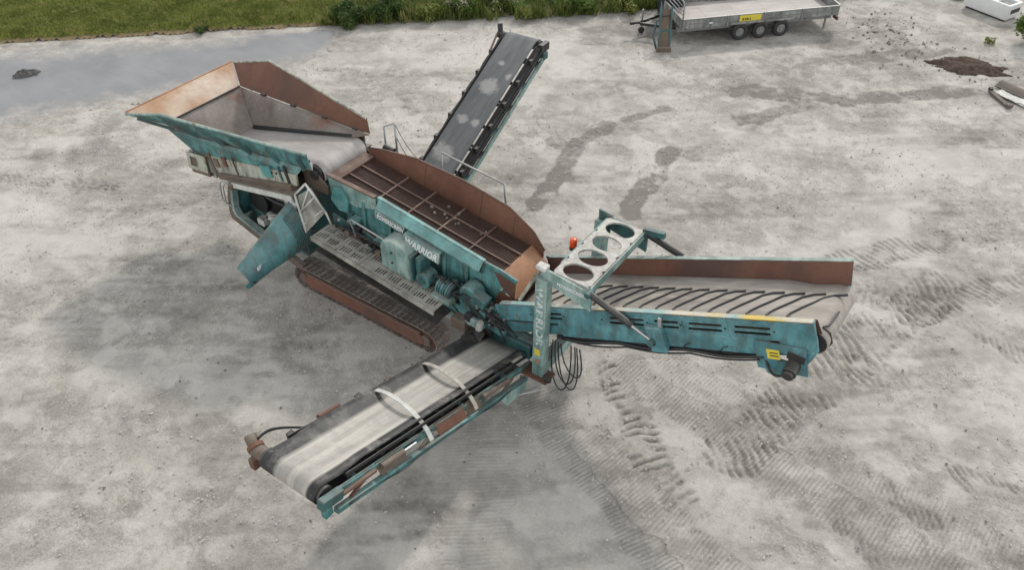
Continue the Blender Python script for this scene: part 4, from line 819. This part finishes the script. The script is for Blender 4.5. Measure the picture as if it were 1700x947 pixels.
for k in range(2): MB().path(bezier((2.6, by+.1, nz(by)-.05), (2.65, by+.35, nz(by)+.12-.05*k), (2.8, by+.5, nz(by-.1)-.1), (2.88, by+.85, nz(by+.85)-.05)), .018, 6).build('motor_hose', 'hose', mo, smooth=True)
MB().path([(2.86+.02*math.sin(y*4), y, nz(y)-.10) for y in np.linspace(-1.2, -6.0, 40)], .022, 6).build('hydraulic_line', 'hose', NC, smooth=True)
MB().path([(4.30+.02*math.sin(y*5), y, nz(y)-.43+.03*math.sin(y*3)) for y in np.linspace(-1.4, -5.9, 40)], .012, 6).build('hydraulic_line', 'hose', NC, smooth=True)
for y, mt in ((-3.88, 'white'), (-2.66, 'hoop_dull')):       # flat hoops arched over the belt
    if mt == 'hoop_dull': M[mt] = paint('dull_hoop_paint', (.42, .40, .35), (.34, .29, .25), .5, .3)
    ctr = bezier((2.90, y, nz(y)-.02), (3.06, y+.02, nz(y)+.22), (4.02, y-.06, nz(y)+.36), (4.30, y-.12, nz(y)-.22), 16)
    hp = MB(); hp.sheet([[p+Vector((0, -.044, .012)), p+Vector((0, .044, -.012))] for p in ctr], .014); hp.build('hoop', mt, NC, auto=True)
MB().box((3.5, -.72, .95), (1.3, .35, .35)).build('feed_boot', 'teal_dark', NC, .02)
MB().prism([(2.74, -1.02, 1.02), (3.2, -1.3, .98), (3.0, -1.35, .72), (2.62, -1.05, .70)], (.02, .25, .12)).build('boot_cheek', 'steel_dark', NC, .02)
MB().plate([(4.26, -1.2, .55), (4.26, -2.0, .8), (4.34, -1.95, .55), (4.34, -1.3, .42)], .05).build('root_bracket', 'teal_pale', NC, .008)
MB().path([(4.18, -1.2, .62), (4.35, -1.55, .50), (4.62, -1.25, .55)], .03, 8).build('stay_bar', 'galv', NC, smooth=True)

# ---- far side conveyor
A_, B_ = Vector((-1.02, 1.7, .66)), Vector((-1.36, 6.95, 3.12)); D_ = (B_-A_); U2 = D_.normalized(); SX = U2.cross(Vector((0, 0, 1))).normalized(); UN = SX.cross(U2).normalized()
def fp(t, side, up): return A_+D_*t+SX*side+UN*up
FC = MB()
for s in (-.57, .57): FC.beam(fp(.0, s, -.16), fp(.99, s, -.16), .06, .14)
for t in (.15, .4, .65, .9): FC.beam(fp(t, -.57, -.2), fp(t, .57, -.2), .06, .06)
FC = FC.build('far_side_conveyor', 'teal_dark', MACH, .006)
rows = [[fp(t, s, .07*max(0, abs(s)-.22)/.25) for s in np.linspace(-.46, .46, 9)] for t in np.linspace(0, .975, 14)]
for i in range(1, 10):
    a = R(90)-R(180)*i/9; rows.append([fp(.985, s, -.15)+U2*math.cos(a)*.15+UN*math.sin(a)*.15 for s in np.linspace(-.46, .46, 9)])
MB().sheet(rows, .016).build('belt', 'belt_dark', FC, smooth=True)
MB().tube(fp(.985, -.52, -.15), fp(.985, .52, -.15), .135, k=20).build('head_roller', 'steel_dark', FC, auto=True)
for s in (-1, 1):
    MB().plate([fp(.05, .52*s, 0), fp(.95, .52*s, 0), fp(.95, .53*s, .08), fp(.05, .53*s, .08)], .015).build('skirt', 'steel_dark', FC)
    for k in range(7):
        t = .12+.125*k; MB().box(fp(t, .60*s, -.02), (.09, .13, .15)).build('idler_bracket', 'steel_dark', FC, .01)
        if s > 0: MB().tube(fp(t, -.5, -.09), fp(t, .5, -.09), .045, k=10).build('idler', 'steel_dark', FC, auto=True)
    tr_ = MB().beam(fp(.03, .66*s, -.34), fp(.97, .66*s, -.34), .07, .12).build('truss', 'teal_pale', FC, .008)
    for k in range(7):
        t = .08+.13*k; MB().beam(fp(t, .62*s, -.18), fp(t+.06, .655*s, -.30), .04, .05).build('truss_brace', ('steel_dark', 'teal_dark')[k % 2], tr_)
    MB().plate([fp(.02, .60*s, -.30), fp(.97, .60*s, -.30), fp(.97, .595*s, -.10), fp(.02, .595*s, -.10)], .012).build('dark_side_sheet', 'black', FC)  # black sheet added to darken the see-through truss
    MB().plate([fp(.02, .47*s, -.04), fp(.97, .47*s, -.04), fp(.97, .625*s, -.05), fp(.02, .625*s, -.05)], .012).build('dark_gap_sheet', 'black', FC)  # black sheet added so the gap beside the belt looks dark
    MB().path([fp(t, .66*s, -.10+.02*math.sin(t*40)) for t in np.linspace(.05, .97, 30)], .022, 6).build('hydraulic_line', 'hose', FC, smooth=True)
fm = MB(); fm.tube(fp(.985, -.52, -.12), fp(.985, -.78, -.08), .11, k=14); fm = fm.build('belt_motor', 'steel_dark', FC, .01, auto=True)
MB().tube(fp(.985, -.70, -.06), fp(1.01, -.74, .16), .07, k=12).build('motor_port', 'steel_dark', fm, auto=True)
MB().beam(fp(.86, -.62, .02), fp(.96, -.70, .06), .04, .04).build('tension_bar', 'bar_rust', FC)
MB().box(fp(.985, .60, -.15), (.14, .36, .22)).build('head_bearing', 'steel_dark', FC, .02); MB().box(fp(.96, .66, -.30), (.12, .2, .2)).build('bearing_bracket', 'teal_dark', FC, .02)
MB().box((-1.02, 1.5, .72), (1.2, .45, .4)).build('feed_boot', 'teal_dark', FC, .02)
for s in (-.45, .45): MB().beam((-1.1+s, 1.2, 1.05), fp(.28, s*1.2, -.4), .05, .05).build('support_stay', 'teal_dark', FC)

# ================================================================ flatbed trailer
TR_ = thing('flatbed_trailer', 'long galvanised flatbed trailer with low sideboards, three axles and a yellow plate', 'trailer', (-.42, 15.05, 0), R(47))
n = NT('trailer_deck_ply'); f = n.noise(2.2, 6, .65, n.mapping((.4, 2, 1))); cc = n.mix(n.ramp(f, .35, .65), (.30, .275, .255), (.42, .385, .365)); M['ply'] = n.fin(n.mix(n.ramp(n.noise(.9, 4), .55, .7, 0, .5), cc, (.36, .27, .25)), .7)
M['board_galv'] = paint('dull_sideboard', (.19, .20, .195), (.25, .26, .25), .25, .3, .5, .7)
M['tyre'] = plain('tyre_rubber', (.022, .022, .023), .75, 0, .3, 12, .2)
M['galv_dull'] = plain('dull_galvanised', (.24, .25, .245), .5, .45, .5, 5, .3)
BL, BW, BZ = 5.72, 2.05, .58
bd = MB()
for y in (.25, BW-.25): bd.beam((-.1, y, .44), (BL-.1, y, .44), .10, .16)
for k in range(7): bd.beam((.2+k*.88, .05, .50), (.2+k*.88, BW-.05, .50), .06, .08)
BD = bd.build('chassis_frame', 'galv_dull', TR_, .005)
for k in range(5): MB().box((BL*(k+.5)/5, BW/2, BZ-.015), (BL/5-.006, BW-.04, .03)).build('deck_board', 'ply', BD)
def side(y, s):
    cuts = [0, 1.62, 2.95, 4.35, BL]
    for a, b in zip(cuts[:-1], cuts[1:]):
        p = MB().box(((a+b)/2, y, BZ+.14), (b-a-.09, .035, .32)).build('sideboard', 'board_galv', TR_, .006)
        MB().beam((a+.05, y, BZ+.305), (b-.05, y, BZ+.305), .05, .03).build('top_rail', 'galv_dull', p, .005)
        MB().beam((a+.05, y-.024*s, BZ+.14), (b-.05, y-.024*s, BZ+.14), .012, .03).build('swage', 'galv_dull', p)
    for x in cuts: MB().box((min(max(x, .03), BL-.03), y, BZ+.12), (.07, .055, .40)).build('side_post', 'galv_dull', TR_, .006)
side(0, 1); side(BW, -1)
tb_ = MB().box((BL+.02, BW/2, BZ+.14), (.035, BW-.08, .32)).build('tailboard', 'board_galv', TR_, .006); MB().beam((BL+.02, .03, BZ+.31), (BL+.02, BW-.03, BZ+.31), .05, .035).build('top_rail', 'galv_dull', tb_, .005)
MB().box((-.02, BW/2, BZ+.14), (.035, BW-.08, .32)).build('headboard', 'board_galv', TR_, .006)
hr_ = MB(); hr_.path([(.02, .06, BZ), (.0, .06, BZ+.78), (.0, .14, BZ+.86), (.0, BW-.14, BZ+.86), (.0, BW-.06, BZ+.78), (.02, BW-.06, BZ)], .028, 8)
for k in range(3): hr_.path([(.0, .06, BZ+.42+.14*k), (.0, BW-.06, BZ+.42+.14*k)], .014, 6)
hr_.build('headboard_frame', 'galv_dull', TR_, smooth=True)
MB().box((2.42, -.028, BZ+.15), (.78, .02, .27)).build('yellow_plate', 'yellow_plate' if 'yellow_plate' in M else 'yellow', TR_, .004)
for x0, w in ((2.16, .07), (2.25, .05), (2.32, .07), (2.41, .04)): MB().box((x0, -.040, BZ+.15), (w*.8, .006, .075)).build('plate_mark', 'lettering_black', TR_)
MB().box((1.0, -.025, BZ+.12), (.13, .012, .05)).build('maker_badge', 'lettering_white', TR_)
def wheel(x, y, s):
    w = MB(); k = 24; pf = [(.155, -.075), (.23, -.085), (.275, -.07), (.29, -.03), (.29, .03), (.275, .07), (.23, .085), (.155, .075)]
    V = [(x+math.cos(2*math.pi*i/k)*r, y+t, .29+math.sin(2*math.pi*i/k)*r) for i in range(k) for r, t in pf]; m = len(pf)
    w.add(V, [(i*m+j, i*m+(j+1) % m, ((i+1) % k)*m+(j+1) % m, ((i+1) % k)*m+j) for i in range(k) for j in range(m)]); wh = w.build('wheel', 'tyre', TR_, smooth=True)
    MB().tube((x, y-.05*s, .29), (x, y+.03*s, .29), .16, k=20).build('rim', 'galv_dull', wh, .012, auto=True); MB().tube((x, y-.075*s, .29), (x, y-.04*s, .29), .05, k=12).build('hub', 'steel', wh, auto=True)
for x in (2.10, 2.86, 3.62):
    wheel(x, -.02, 1); wheel(x, BW+.02, -1); MB().tube((x, .05, .29), (x, BW-.05, .29), .035).build('axle', 'steel_dark', TR_, auto=True)
for y in (-.02, BW+.02): MB().plate([(1.70, y, .60), (4.02, y, .60), (4.02, y+.0, .66), (1.70, y, .66)], .24).build('mudguard', 'board_galv', TR_, .01)
dbm = MB(); dbm.beam((.1, .35, .42), (-1.15, BW/2-.05, .44), .08, .10); dbm.beam((.1, BW-.35, .42), (-1.15, BW/2+.05, .44), .08, .10); DB = dbm.build('drawbar', 'steel_dark', TR_, .006)
MB().tube((-1.1, BW/2, .46), (-1.45, BW/2, .47), .05, k=12).build('coupling', 'steel_dark', DB, auto=True); MB().box((-1.42, BW/2, .46), (.16, .10, .10)).build('coupling_head', 'black', DB, .02)
MB().tube((-1.0, BW/2+.16, .10), (-1.0, BW/2+.16, .85), .03).build('jockey_post', 'galv_dull', DB, auto=True); MB().tube((-1.0, BW/2+.12, .11), (-1.0, BW/2+.20, .11), .11, k=16).build('jockey_wheel', 'tyre', DB, auto=True)
MB().path(bezier((-1.1, BW/2, .5), (-.9, BW/2-.3, .75), (-.5, BW/2-.4, .6), (-.1, .5, .5)), .014, 6).build('brake_cable', 'hose', DB, smooth=True)
MB().box((BL+.02, .12, .42), (.06, .30, .12)).build('tail_lamp', 'lamp_red' if 'lamp_red' in M else 'rust_red', TR_, .01); MB().tube((BL-.3, .2, .02), (BL-.3, .2, .45), .035).build('prop_stand', 'galv_dull', TR_, auto=True)

# loading ramp propped at the front corner of the trailer
rp = thing('loading_ramp', 'narrow teal and rust steel ramp propped upright against the trailer front corner', 'ramp', (-.66, 14.30, 0), R(40))
a0, a1 = Vector((0, 0, .02)), Vector((.10, .62, 1.28)); fr = MB()
for s in (-.19, .19): fr.beam(a0+Vector((s, 0, 0)), a1+Vector((s, 0, 0)), .06, .08)
fr.build('ramp_frame', 'teal_dark', rp, .006)
MB().plate([a0+Vector((-.17, .02, .1)), a0+Vector((.17, .02, .1)), a1+Vector((.17, .02, -.1)), a1+Vector((-.17, .02, -.1))], .02).build('ramp_plate', 'brown_grime', rp)
for k in range(3): t = .12+k*.34; MB().beam(lerp(a0, a1, t)+Vector((-.17, 0, 0)), lerp(a0, a1, t)+Vector((.17, 0, 0)), .05, .05).build('rung', ('brown_grime', 'teal_dark', 'steel_dark')[k % 3], rp, .004)
MB().box((-.02, -.04, .08), (.5, .12, .14)).build('ramp_foot', 'brown_grime', rp, .015); MB().path([(-.25, .05, .06), (-.36, .2, .45), (-.28, .4, .62), (-.2, .5, .9)], .035, 8).build('lift_bar', 'teal_dark', rp, smooth=True)

# dark bin behind the drawbar
M['navy'] = plain('navy_plastic', (.018, .022, .032), .5, 0, .3, 6, .15)
bn = thing('storage_bin', 'dark navy lidded bin standing behind the trailer drawbar', 'bin', (-1.72, 16.75, 0), R(42))
bm_ = MB(); bm_.add([(-.33, -.36, .04), (.33, -.36, .04), (.33, .36, .04), (-.33, .36, .04), (-.40, -.43, .98), (.40, -.43, .98), (.40, .43, .98), (-.40, .43, .98)], [(3, 2, 1, 0), (4, 5, 6, 7), (0, 1, 5, 4), (1, 2, 6, 5), (2, 3, 7, 6), (3, 0, 4, 7)]); bm_.build('bin_body', 'navy', bn, .03)
MB().box((0, 0, 1.02), (.88, .92, .07)).build('bin_lid', 'navy', bn, .025); MB().path([(-.3, -.48, .95), (-.3, -.52, .97), (.3, -.52, .97), (.3, -.48, .95)], .018, 8).build('bin_handle', 'black', bn, smooth=True)

# white moulded tank at the far right
M['white_plastic'] = plain('white_plastic', (.62, .63, .62), .45, 0, .18, 3, .15)
wk = thing('white_tank', 'long white moulded plastic tank with a dark recess lying on the gravel', 'tank', (8.30, 23.25, 0), R(158))
L_, W_, H_ = 1.75, .85, .60
def ring(x0, x1, y0, y1, z): return [(x0, y0, z), (x1, y0, z), (x1, y1, z), (x0, y1, z)]
wm = MB(); rr = [ring(.05, L_-.05, -W_+.05, -.05, .06), ring(0, L_, -W_, 0, .20), ring(.03, L_-.03, -W_+.03, -.03, H_), ring(.13, .62, -W_+.14, -.14, H_+.002), ring(.17, .56, -W_+.19, -.19, H_-.18)]
V = [p for r in rr for p in r]; Fc = [(3, 2, 1, 0)]
for i in (0, 1): Fc += [(i*4+j, i*4+(j+1) % 4, i*4+4+(j+1) % 4, i*4+4+j) for j in range(4)]
Fc += [(8+j, 8+(j+1) % 4, 12+(j+1) % 4, 12+j) for j in range(4)]+[(12+j, 12+(j+1) % 4, 16+(j+1) % 4, 16+j) for j in range(4)]+[(16, 17, 18, 19)]
wm.add(V, Fc); wm.build('tank_body', 'white_plastic', wk, .03, auto=True)
MB().box((L_/2, -W_/2, .05), (L_-.2, W_-.16, .08)).build('skid', 'black', wk, .01); MB().box((.365, -W_/2, H_-.10), (.36, W_-.42, .03)).build('recess_panel', 'navy', wk, .01); MB().box((.02, -W_/2, .36), (.03, W_-.3, .16)).build('dark_end_box', 'steel_dark', wk, .01)  # dark panel added to deepen the recess; flat dark box on the end
for x in (.75, 1.15): MB().beam((x, -W_+.02, .2), (x, -W_+.05, H_-.02), .03, .03, (1, 0, 0)).build('moulded_rib', 'white_plastic', wk, .008)
# tyre half in frame beyond it
ty = MB(); k = 28; pf = [(.17, -.08), (.27, -.09), (.31, -.05), (.31, .05), (.27, .09), (.17, .08)]; m = 6
ty.add([(math.cos(2*math.pi*i/k)*r, math.sin(2*math.pi*i/k)*r, .09+t) for i in range(k) for r, t in pf], [(i*m+j, i*m+(j+1) % m, ((i+1) % k)*m+(j+1) % m, ((i+1) % k)*m+j) for i in range(k) for j in range(m)])
ty = ty.build('old_tyre', 'tyre', None, smooth=True); ty.location = (6.3, 24.75, 0); tag(ty, 'old black tyre lying flat beside the white tank', 'tyre')

# scrap at the right edge
M['timber'] = rusty('weathered_timber', (.20, .165, .13), (.32, .27, .22), None, 3, .3, .85, (.3, 3, 1))
M['dark_timber'] = rusty('dark_timber', (.075, .062, .052), (.13, .105, .085), None, 3, .2, .85, (.3, 3, 1))
def scrap(name, label, cat, loc, rz, parts):
    r = thing(name, label, cat, loc, rz, 'scrap at the right edge')
    for nm, mb, mt in parts: mb.build(nm, mt, r, .006)
gm = MB(); gm.sheet([[(x, -.24+.48*j/6, .06+.11*math.sin(math.pi*j/6)*(1-.15*x)) for j in range(7)] for x in np.linspace(0, 1.9, 5)], .02)
scrap('bent_gutter', 'dark curved metal sheet at the right edge beyond the pale crumpled sheet', 'scrap metal', (9.15, 18.2, 0), R(-22), [('sheet', gm, 'dark_timber'), ('rolled_edge', MB().path([(0, -.25, .055), (1.9, -.25, .05)], .022, 8), 'steel_dark')])
pm = MB(); pm.sheet([[(x, -.36+.72*j/5, .05+.03*math.sin(x*4+j)) for j in range(6)] for x in np.linspace(0, 1.6, 9)], .012)
scrap('crumpled_sheet', 'crumpled pale sheet lying between two dark pieces of scrap', 'scrap metal', (9.25, 17.75, 0), R(-20), [('sheet', pm, 'white'), ('torn_edge', MB().path([(.1+.2*k, -.36+.05*math.sin(k*2.3), .07+.03*math.cos(k*3)) for k in range(8)], .018, 6), 'steel')])
scrap('dark_plank', 'dark broken plank nearest the camera among the scrap at the right edge', 'plank', (9.0, 17.5, 0), R(-46), [('plank', MB().beam((0, 0, .07), (1.05, 0, .05), .14, .06), 'dark_timber'), ('split_end', MB().box((-.02, .02, .12), (.10, .12, .09), Matrix.Rotation(.3, 3, 'Y')), 'steel_dark'), ('nailed_block', MB().box((1.0, 0, .09), (.12, .18, .10)), 'dark_timber')])

# dark soil heap, dirt lump
def mound(name, cx, cy, rx, ry, rot, hgt, mat, label, cat, o):
    k = 60; g = np.linspace(-1.35, 1.35, k); A, B = np.meshgrid(g, g, indexing='ij'); wob = fbm(A*2+7*o, B*2, 1.0, 4, o)
    d = np.hypot(A, B)+(wob-.5)*1.1; ht = sstep(1.05, .35, d)*hgt*(.55+.9*fbm(A*5, B*5, 1.0, 4, o+4))-.09*(d > 1.0)
    x = A*rx; y = B*ry; co = np.stack([x*math.cos(rot)-y*math.sin(rot), x*math.sin(rot)+y*math.cos(rot), ht], -1).reshape(-1, 3).astype(np.float32)
    idn = np.arange(k*k).reshape(k, k); q = np.stack([idn[:-1, :-1], idn[1:, :-1], idn[1:, 1:], idn[:-1, 1:]], -1).reshape(-1, 4)
    keep = (ht.reshape(-1)[q] > -.085).any(1); ob = link(name, np_mesh(name, co, q[keep].astype(np.int32), M[mat])); ob.location = (cx, cy, .02); return tag(ob, label, cat)
n = NT('dark_soil'); f = n.noise(9, 8, .7); M['soil'] = n.fin(n.mix(n.ramp(f, .35, .65), (.050, .036, .028), (.11, .082, .066)), .95, 0, f, .8, .05, .1)
n = NT('grey_dirt'); f = n.noise(9, 8, .7); M['grey_dirt'] = n.fin(n.mix(n.ramp(f, .35, .65), (.05, .05, .05), (.14, .137, .13)), .95, 0, f, .8, .04, .1)
mound('soil_heap', 8.0, 18.95, 1.15, .62, R(24), .13, 'soil', 'low heap of dark brown soil spread on the pale gravel', 'soil', 5)
mound('dirt_lump', -16.66, .94, .45, .32, R(55), .14, 'grey_dirt', 'dark lump of dirt on the smooth grey apron', 'dirt', 12)

# loose stones
def stones(name, pts, mat):
    base = np.array([(1, 0, 0), (-1, 0, 0), (0, 1, 0), (0, -1, 0), (0, 0, 1), (0, 0, -.6), (.6, .6, .4), (-.6, .5, .5), (.5, -.7, .3), (-.6, -.5, .35)], np.float32)
    tri = np.array([(4, 6, 7), (4, 8, 6), (4, 9, 8), (4, 7, 9), (6, 0, 2), (6, 2, 7), (7, 2, 1), (7, 1, 9), (9, 1, 3), (9, 3, 8), (8, 3, 0), (8, 0, 6), (5, 2, 0), (5, 1, 2), (5, 3, 1), (5, 0, 3)], np.int32)
    co = []; fa = []
    for i, (x, y, r) in enumerate(pts):
        a = random.random()*6.28; sc = np.array([r*random.uniform(.7, 1.4), r*random.uniform(.6, 1.1), r*random.uniform(.4, .9)]); b = base*sc*np.random.uniform(.75, 1.2, (10, 1))
        c, s = math.cos(a), math.sin(a); b = np.stack([b[:, 0]*c-b[:, 1]*s+x, b[:, 0]*s+b[:, 1]*c+y, b[:, 2]+r*.15+.012], -1); co.append(b); fa.append(tri+i*10)
    return tag(link(name, np_mesh(name, np.concatenate(co).astype(np.float32), np.concatenate(fa), M[mat], False)), kind='stuff')
M['pebble'] = plain('pale_stone', (.48, .465, .44), .85, 0, .5, 1.3); M['clod'] = plain('dark_clod', (.16, .15, .14), .95, 0, .5, 2.5)
def scatter(N, y1, sizes, thr):
    x = np.random.uniform(-13, 14, N); y = np.random.uniform(-9.5, y1, N); ok = (y < grass_line(x)-.3) & (poly_dist(x, y, ASPH) < 0) & (fbm(x, y, 1.5, 3, 14) > thr)
    return [(a, b, random.choice(sizes)) for a, b in zip(x[ok], y[ok])]
P1 = scatter(40000, 22, (.007, .009, .011, .014, .018, .026), .42)
stones('loose_gravel', P1, 'pebble')
P2 = []
for k in range(190):
    t = random.random(); x, y = 4.7+1.4*t+random.gauss(0, .75), 21.2-2.6*t+random.gauss(0, .8); P2.append((x, y, random.choice((.015, .02, .025, .035, .055))))
P2 += scatter(800, 20, (.010, .014, .02, .03), .2)
for k in range(70): P2.append((random.gauss(8.0, 1.2), random.gauss(18.9, .6), random.uniform(.02, .05)))
stones('dark_rubble', P2, 'clod')

# ---------------------------------------------------------------- grass, weeds and bushes
def leafmat(name, c1, c2, c3=None):
    n = NT(name); f = n.noise(1.1, 3, .6); f2 = n.noise(7, 3, .6); cc = n.mix(n.ramp(f, .35, .65), c1, c2); cc = n.mix(n.ramp(f2, .4, .7, 0, .6), cc, tuple(x*.55 for x in c1))
    if c3: cc = n.mix(n.ramp(n.noise(2.3, 3, .6), .56, .64), cc, c3)
    m = n.fin(cc, .6, spec=.25); n.b.inputs['Subsurface Weight'].default_value = 0
    tr = n.t.nodes.new('ShaderNodeBsdfTranslucent'); mx = n.t.nodes.new('ShaderNodeMixShader'); mx.inputs[0].default_value = .3
    n.setin(tr.inputs[0], cc); n.link(n.b.outputs[0], mx.inputs[1]); n.link(tr.outputs[0], mx.inputs[2]); n.link(mx.outputs[0], n.out.inputs[0]); return m
M['blade'] = leafmat('grass_blades', (.135, .165, .030), (.27, .30, .07), (.28, .27, .09))
M['weed'] = leafmat('weed_leaves', (.085, .125, .025), (.17, .21, .055), (.25, .23, .09))
M['bush_dark'] = leafmat('dark_bush_leaves', (.04, .075, .016), (.08, .125, .03)); M['bush_yellow'] = leafmat('yellow_green_leaves', (.15, .19, .035), (.23, .25, .07)); M['bush_mid'] = leafmat('mid_green_leaves', (.085, .145, .026), (.15, .205, .05))
M['flower'] = leafmat('cream_flowers', (.42, .38, .27), (.52, .48, .36))
def blades(name, P, hgt, wid, mat, lean=.5, parent=None):
    """P (N,3) roots -> narrow two-quad bent blades, one mesh"""
    N = len(P); a = np.random.rand(N)*6.283; h = hgt*(.5+np.random.rand(N)*.9); w = wid*(.6+.8*np.random.rand(N)); l = lean*h*np.random.rand(N)
    d = np.stack([np.cos(a), np.sin(a), 0*a], -1); s = np.stack([-np.sin(a), np.cos(a), 0*a], -1); up = np.array([0, 0, 1.])
    c = [P-s*w[:, None]/2, P+s*w[:, None]/2]; mid = P+d*(l*.4)[:, None]+up*(h*.6)[:, None]; c += [mid-s*w[:, None]*.42, mid+s*w[:, None]*.42, P+d*l[:, None]+up*h[:, None]]
    co = np.stack(c, 1).reshape(-1, 3).astype(np.float32); b = np.arange(N)[:, None]*5
    f = np.concatenate([b+np.array([[0, 1, 3]]), b+np.array([[0, 3, 2]]), b+np.array([[2, 3, 4]])]).astype(np.int32); return link(name, np_mesh(name, co, f, M[mat], False), parent)
NB = 230000; bx = np.random.uniform(-26, -9.6, NB); by_ = grass_line(bx)+np.random.rand(NB)**1.3*7.0+.15; dens = fbm(bx, by_, .8, 3, 17); edge_d = by_-grass_line(bx)
ok = (dens > .12) & ((edge_d > .9) | (np.random.rand(NB) < edge_d*.8)); bx, by_ = bx[ok], by_[ok]
tag(blades('lawn_grass', np.stack([bx, by_, np.full(len(bx), .08)], -1), .085, .022, 'blade', 1.0), kind='stuff')
NW = 26000; wx = np.random.uniform(-11.6, 3.6, NW); wd = np.random.rand(NW)*3.4; wy = grass_line(wx)+wd-.25+(fbm(wx, wd*0, 1.1, 3, 19)-.5)*1.1
hh = sstep(0, 1.0, wd)*.35+.22; keepw = fbm(wx, wy, .7, 3, 23) > .38; P = np.stack([wx, wy, np.full(NW, .03)], -1)[keepw]
tag(blades('verge_weeds', P, .42, .030, 'weed', .9), kind='stuff')
def leaves(name, C, N, mat, size, parent, seed):
    """leaf-sized quads spread through lumpy ellipsoids: C = [(x,y,z,rx,ry,rz)]"""
    rs = np.random.RandomState(seed); wts = np.array([c[3]*c[4]*c[5] for c in C]); pick = rs.choice(len(C), N, p=wts/wts.sum()); Ca = np.array(C)[pick]
    v = rs.randn(N, 3); v /= np.linalg.norm(v, axis=1)[:, None]; r = (rs.rand(N)**.45)*(.75+.5*rs.rand(N)); P = Ca[:, :3]+v*r[:, None]*Ca[:, 3:]; P[:, 2] = np.maximum(P[:, 2], .03)
    nrm = v*.6+rs.randn(N, 3)*.7+np.array([0, 0, .5]); nrm /= np.linalg.norm(nrm, axis=1)[:, None]; t = np.cross(nrm, rs.randn(N, 3)); t /= np.linalg.norm(t, axis=1)[:, None]; b = np.cross(nrm, t)
    s = size*(.55+.9*rs.rand(N))[:, None]; co = np.stack([P-t*s, P-b*s*.45+nrm*s*.12, P+t*s, P+b*s*.45+nrm*s*.12], 1).reshape(-1, 3).astype(np.float32)
    return link(name, np_mesh(name, co, np.arange(N*4, dtype=np.int32).reshape(-1, 4), M[mat], False), parent)
def bush(label, x, y, w, hgt, mat, seed, N=1800, size=.06, flowers=0, group='bushes along the verge'):
    b = thing('bush', label, 'bush', (x, y, 0), 0, group); rs = random.Random(seed)
    C = [(rs.uniform(-.6, .6)*w, rs.uniform(-.6, .6)*w, hgt*rs.uniform(.25, .75), w*rs.uniform(.25, .45), w*rs.uniform(.25, .45), hgt*rs.uniform(.2, .38)) for _ in range(11)]
    cr = leaves('crown', C, N, mat, size, b, seed)
    for k in range(6):
        c = C[k]; MB().path(bezier((c[0]*.2, c[1]*.2, 0), (c[0]*.3, c[1]*.3, c[2]*.5), (c[0]*.8, c[1]*.8, c[2]*.7), c[:3]), .02, 5, .006).build('stem', 'dark_timber', b)
    if flowers: leaves('flowers', [(c[0], c[1], c[2]+c[5]*.6, c[3], c[4], c[5]*.5) for c in C[:7]], flowers, 'flower', size*.8, b, seed+9)
bush('dark dense bush at the corner where lawn meets the weed verge', -10.9, 9.95, .75, .75, 'bush_dark', 1, 2600, .055)
bush('dark leafy bush next to the corner bush, on its right', -10.0, 10.8, .75, .8, 'bush_dark', 2, 2400, .055)
bush('yellow green bush spilling forward between the dark bush and the cream flowers', -8.75, 11.75, .5, .6, 'bush_yellow', 3, 1500, .05)
bush('bush with cream flower heads above the far conveyor end', -8.0, 12.75, .65, .95, 'bush_mid', 4, 1800, .055, 420)
bush('tall tawny flowering bush on the verge, left of the small low bush', -7.0, 13.6, .6, .85, 'weed', 5, 1500, .055, 260)
bush('small low bright green bush standing forward of the verge weeds', -5.85, 13.75, .34, .42, 'bush_yellow', 6, 800, .045)
bush('broad mid green bush on the verge, left of the storage bin', -4.7, 15.4, .8, .8, 'bush_mid', 7, 2200, .055)
bush('pale flecked yellow green bush touching the storage bin end of the verge', -3.3, 16.35, .55, .6, 'bush_yellow', 8, 1500, .05, 90)
bush('low dark tuft growing alone at the apron edge of the lawn', -14.6, 6.35, .3, .22, 'bush_dark', 9, 500, .04)
bush('big bright green bush cut by the right edge beside the white tank', 9.15, 22.35, .85, 1.35, 'bush_mid', 10, 5200, .06)
bush('small straggly yellow weed on the gravel in front of the white tank', 8.2, 21.2, .22, .22, 'bush_yellow', 11, 220, .035, 0)
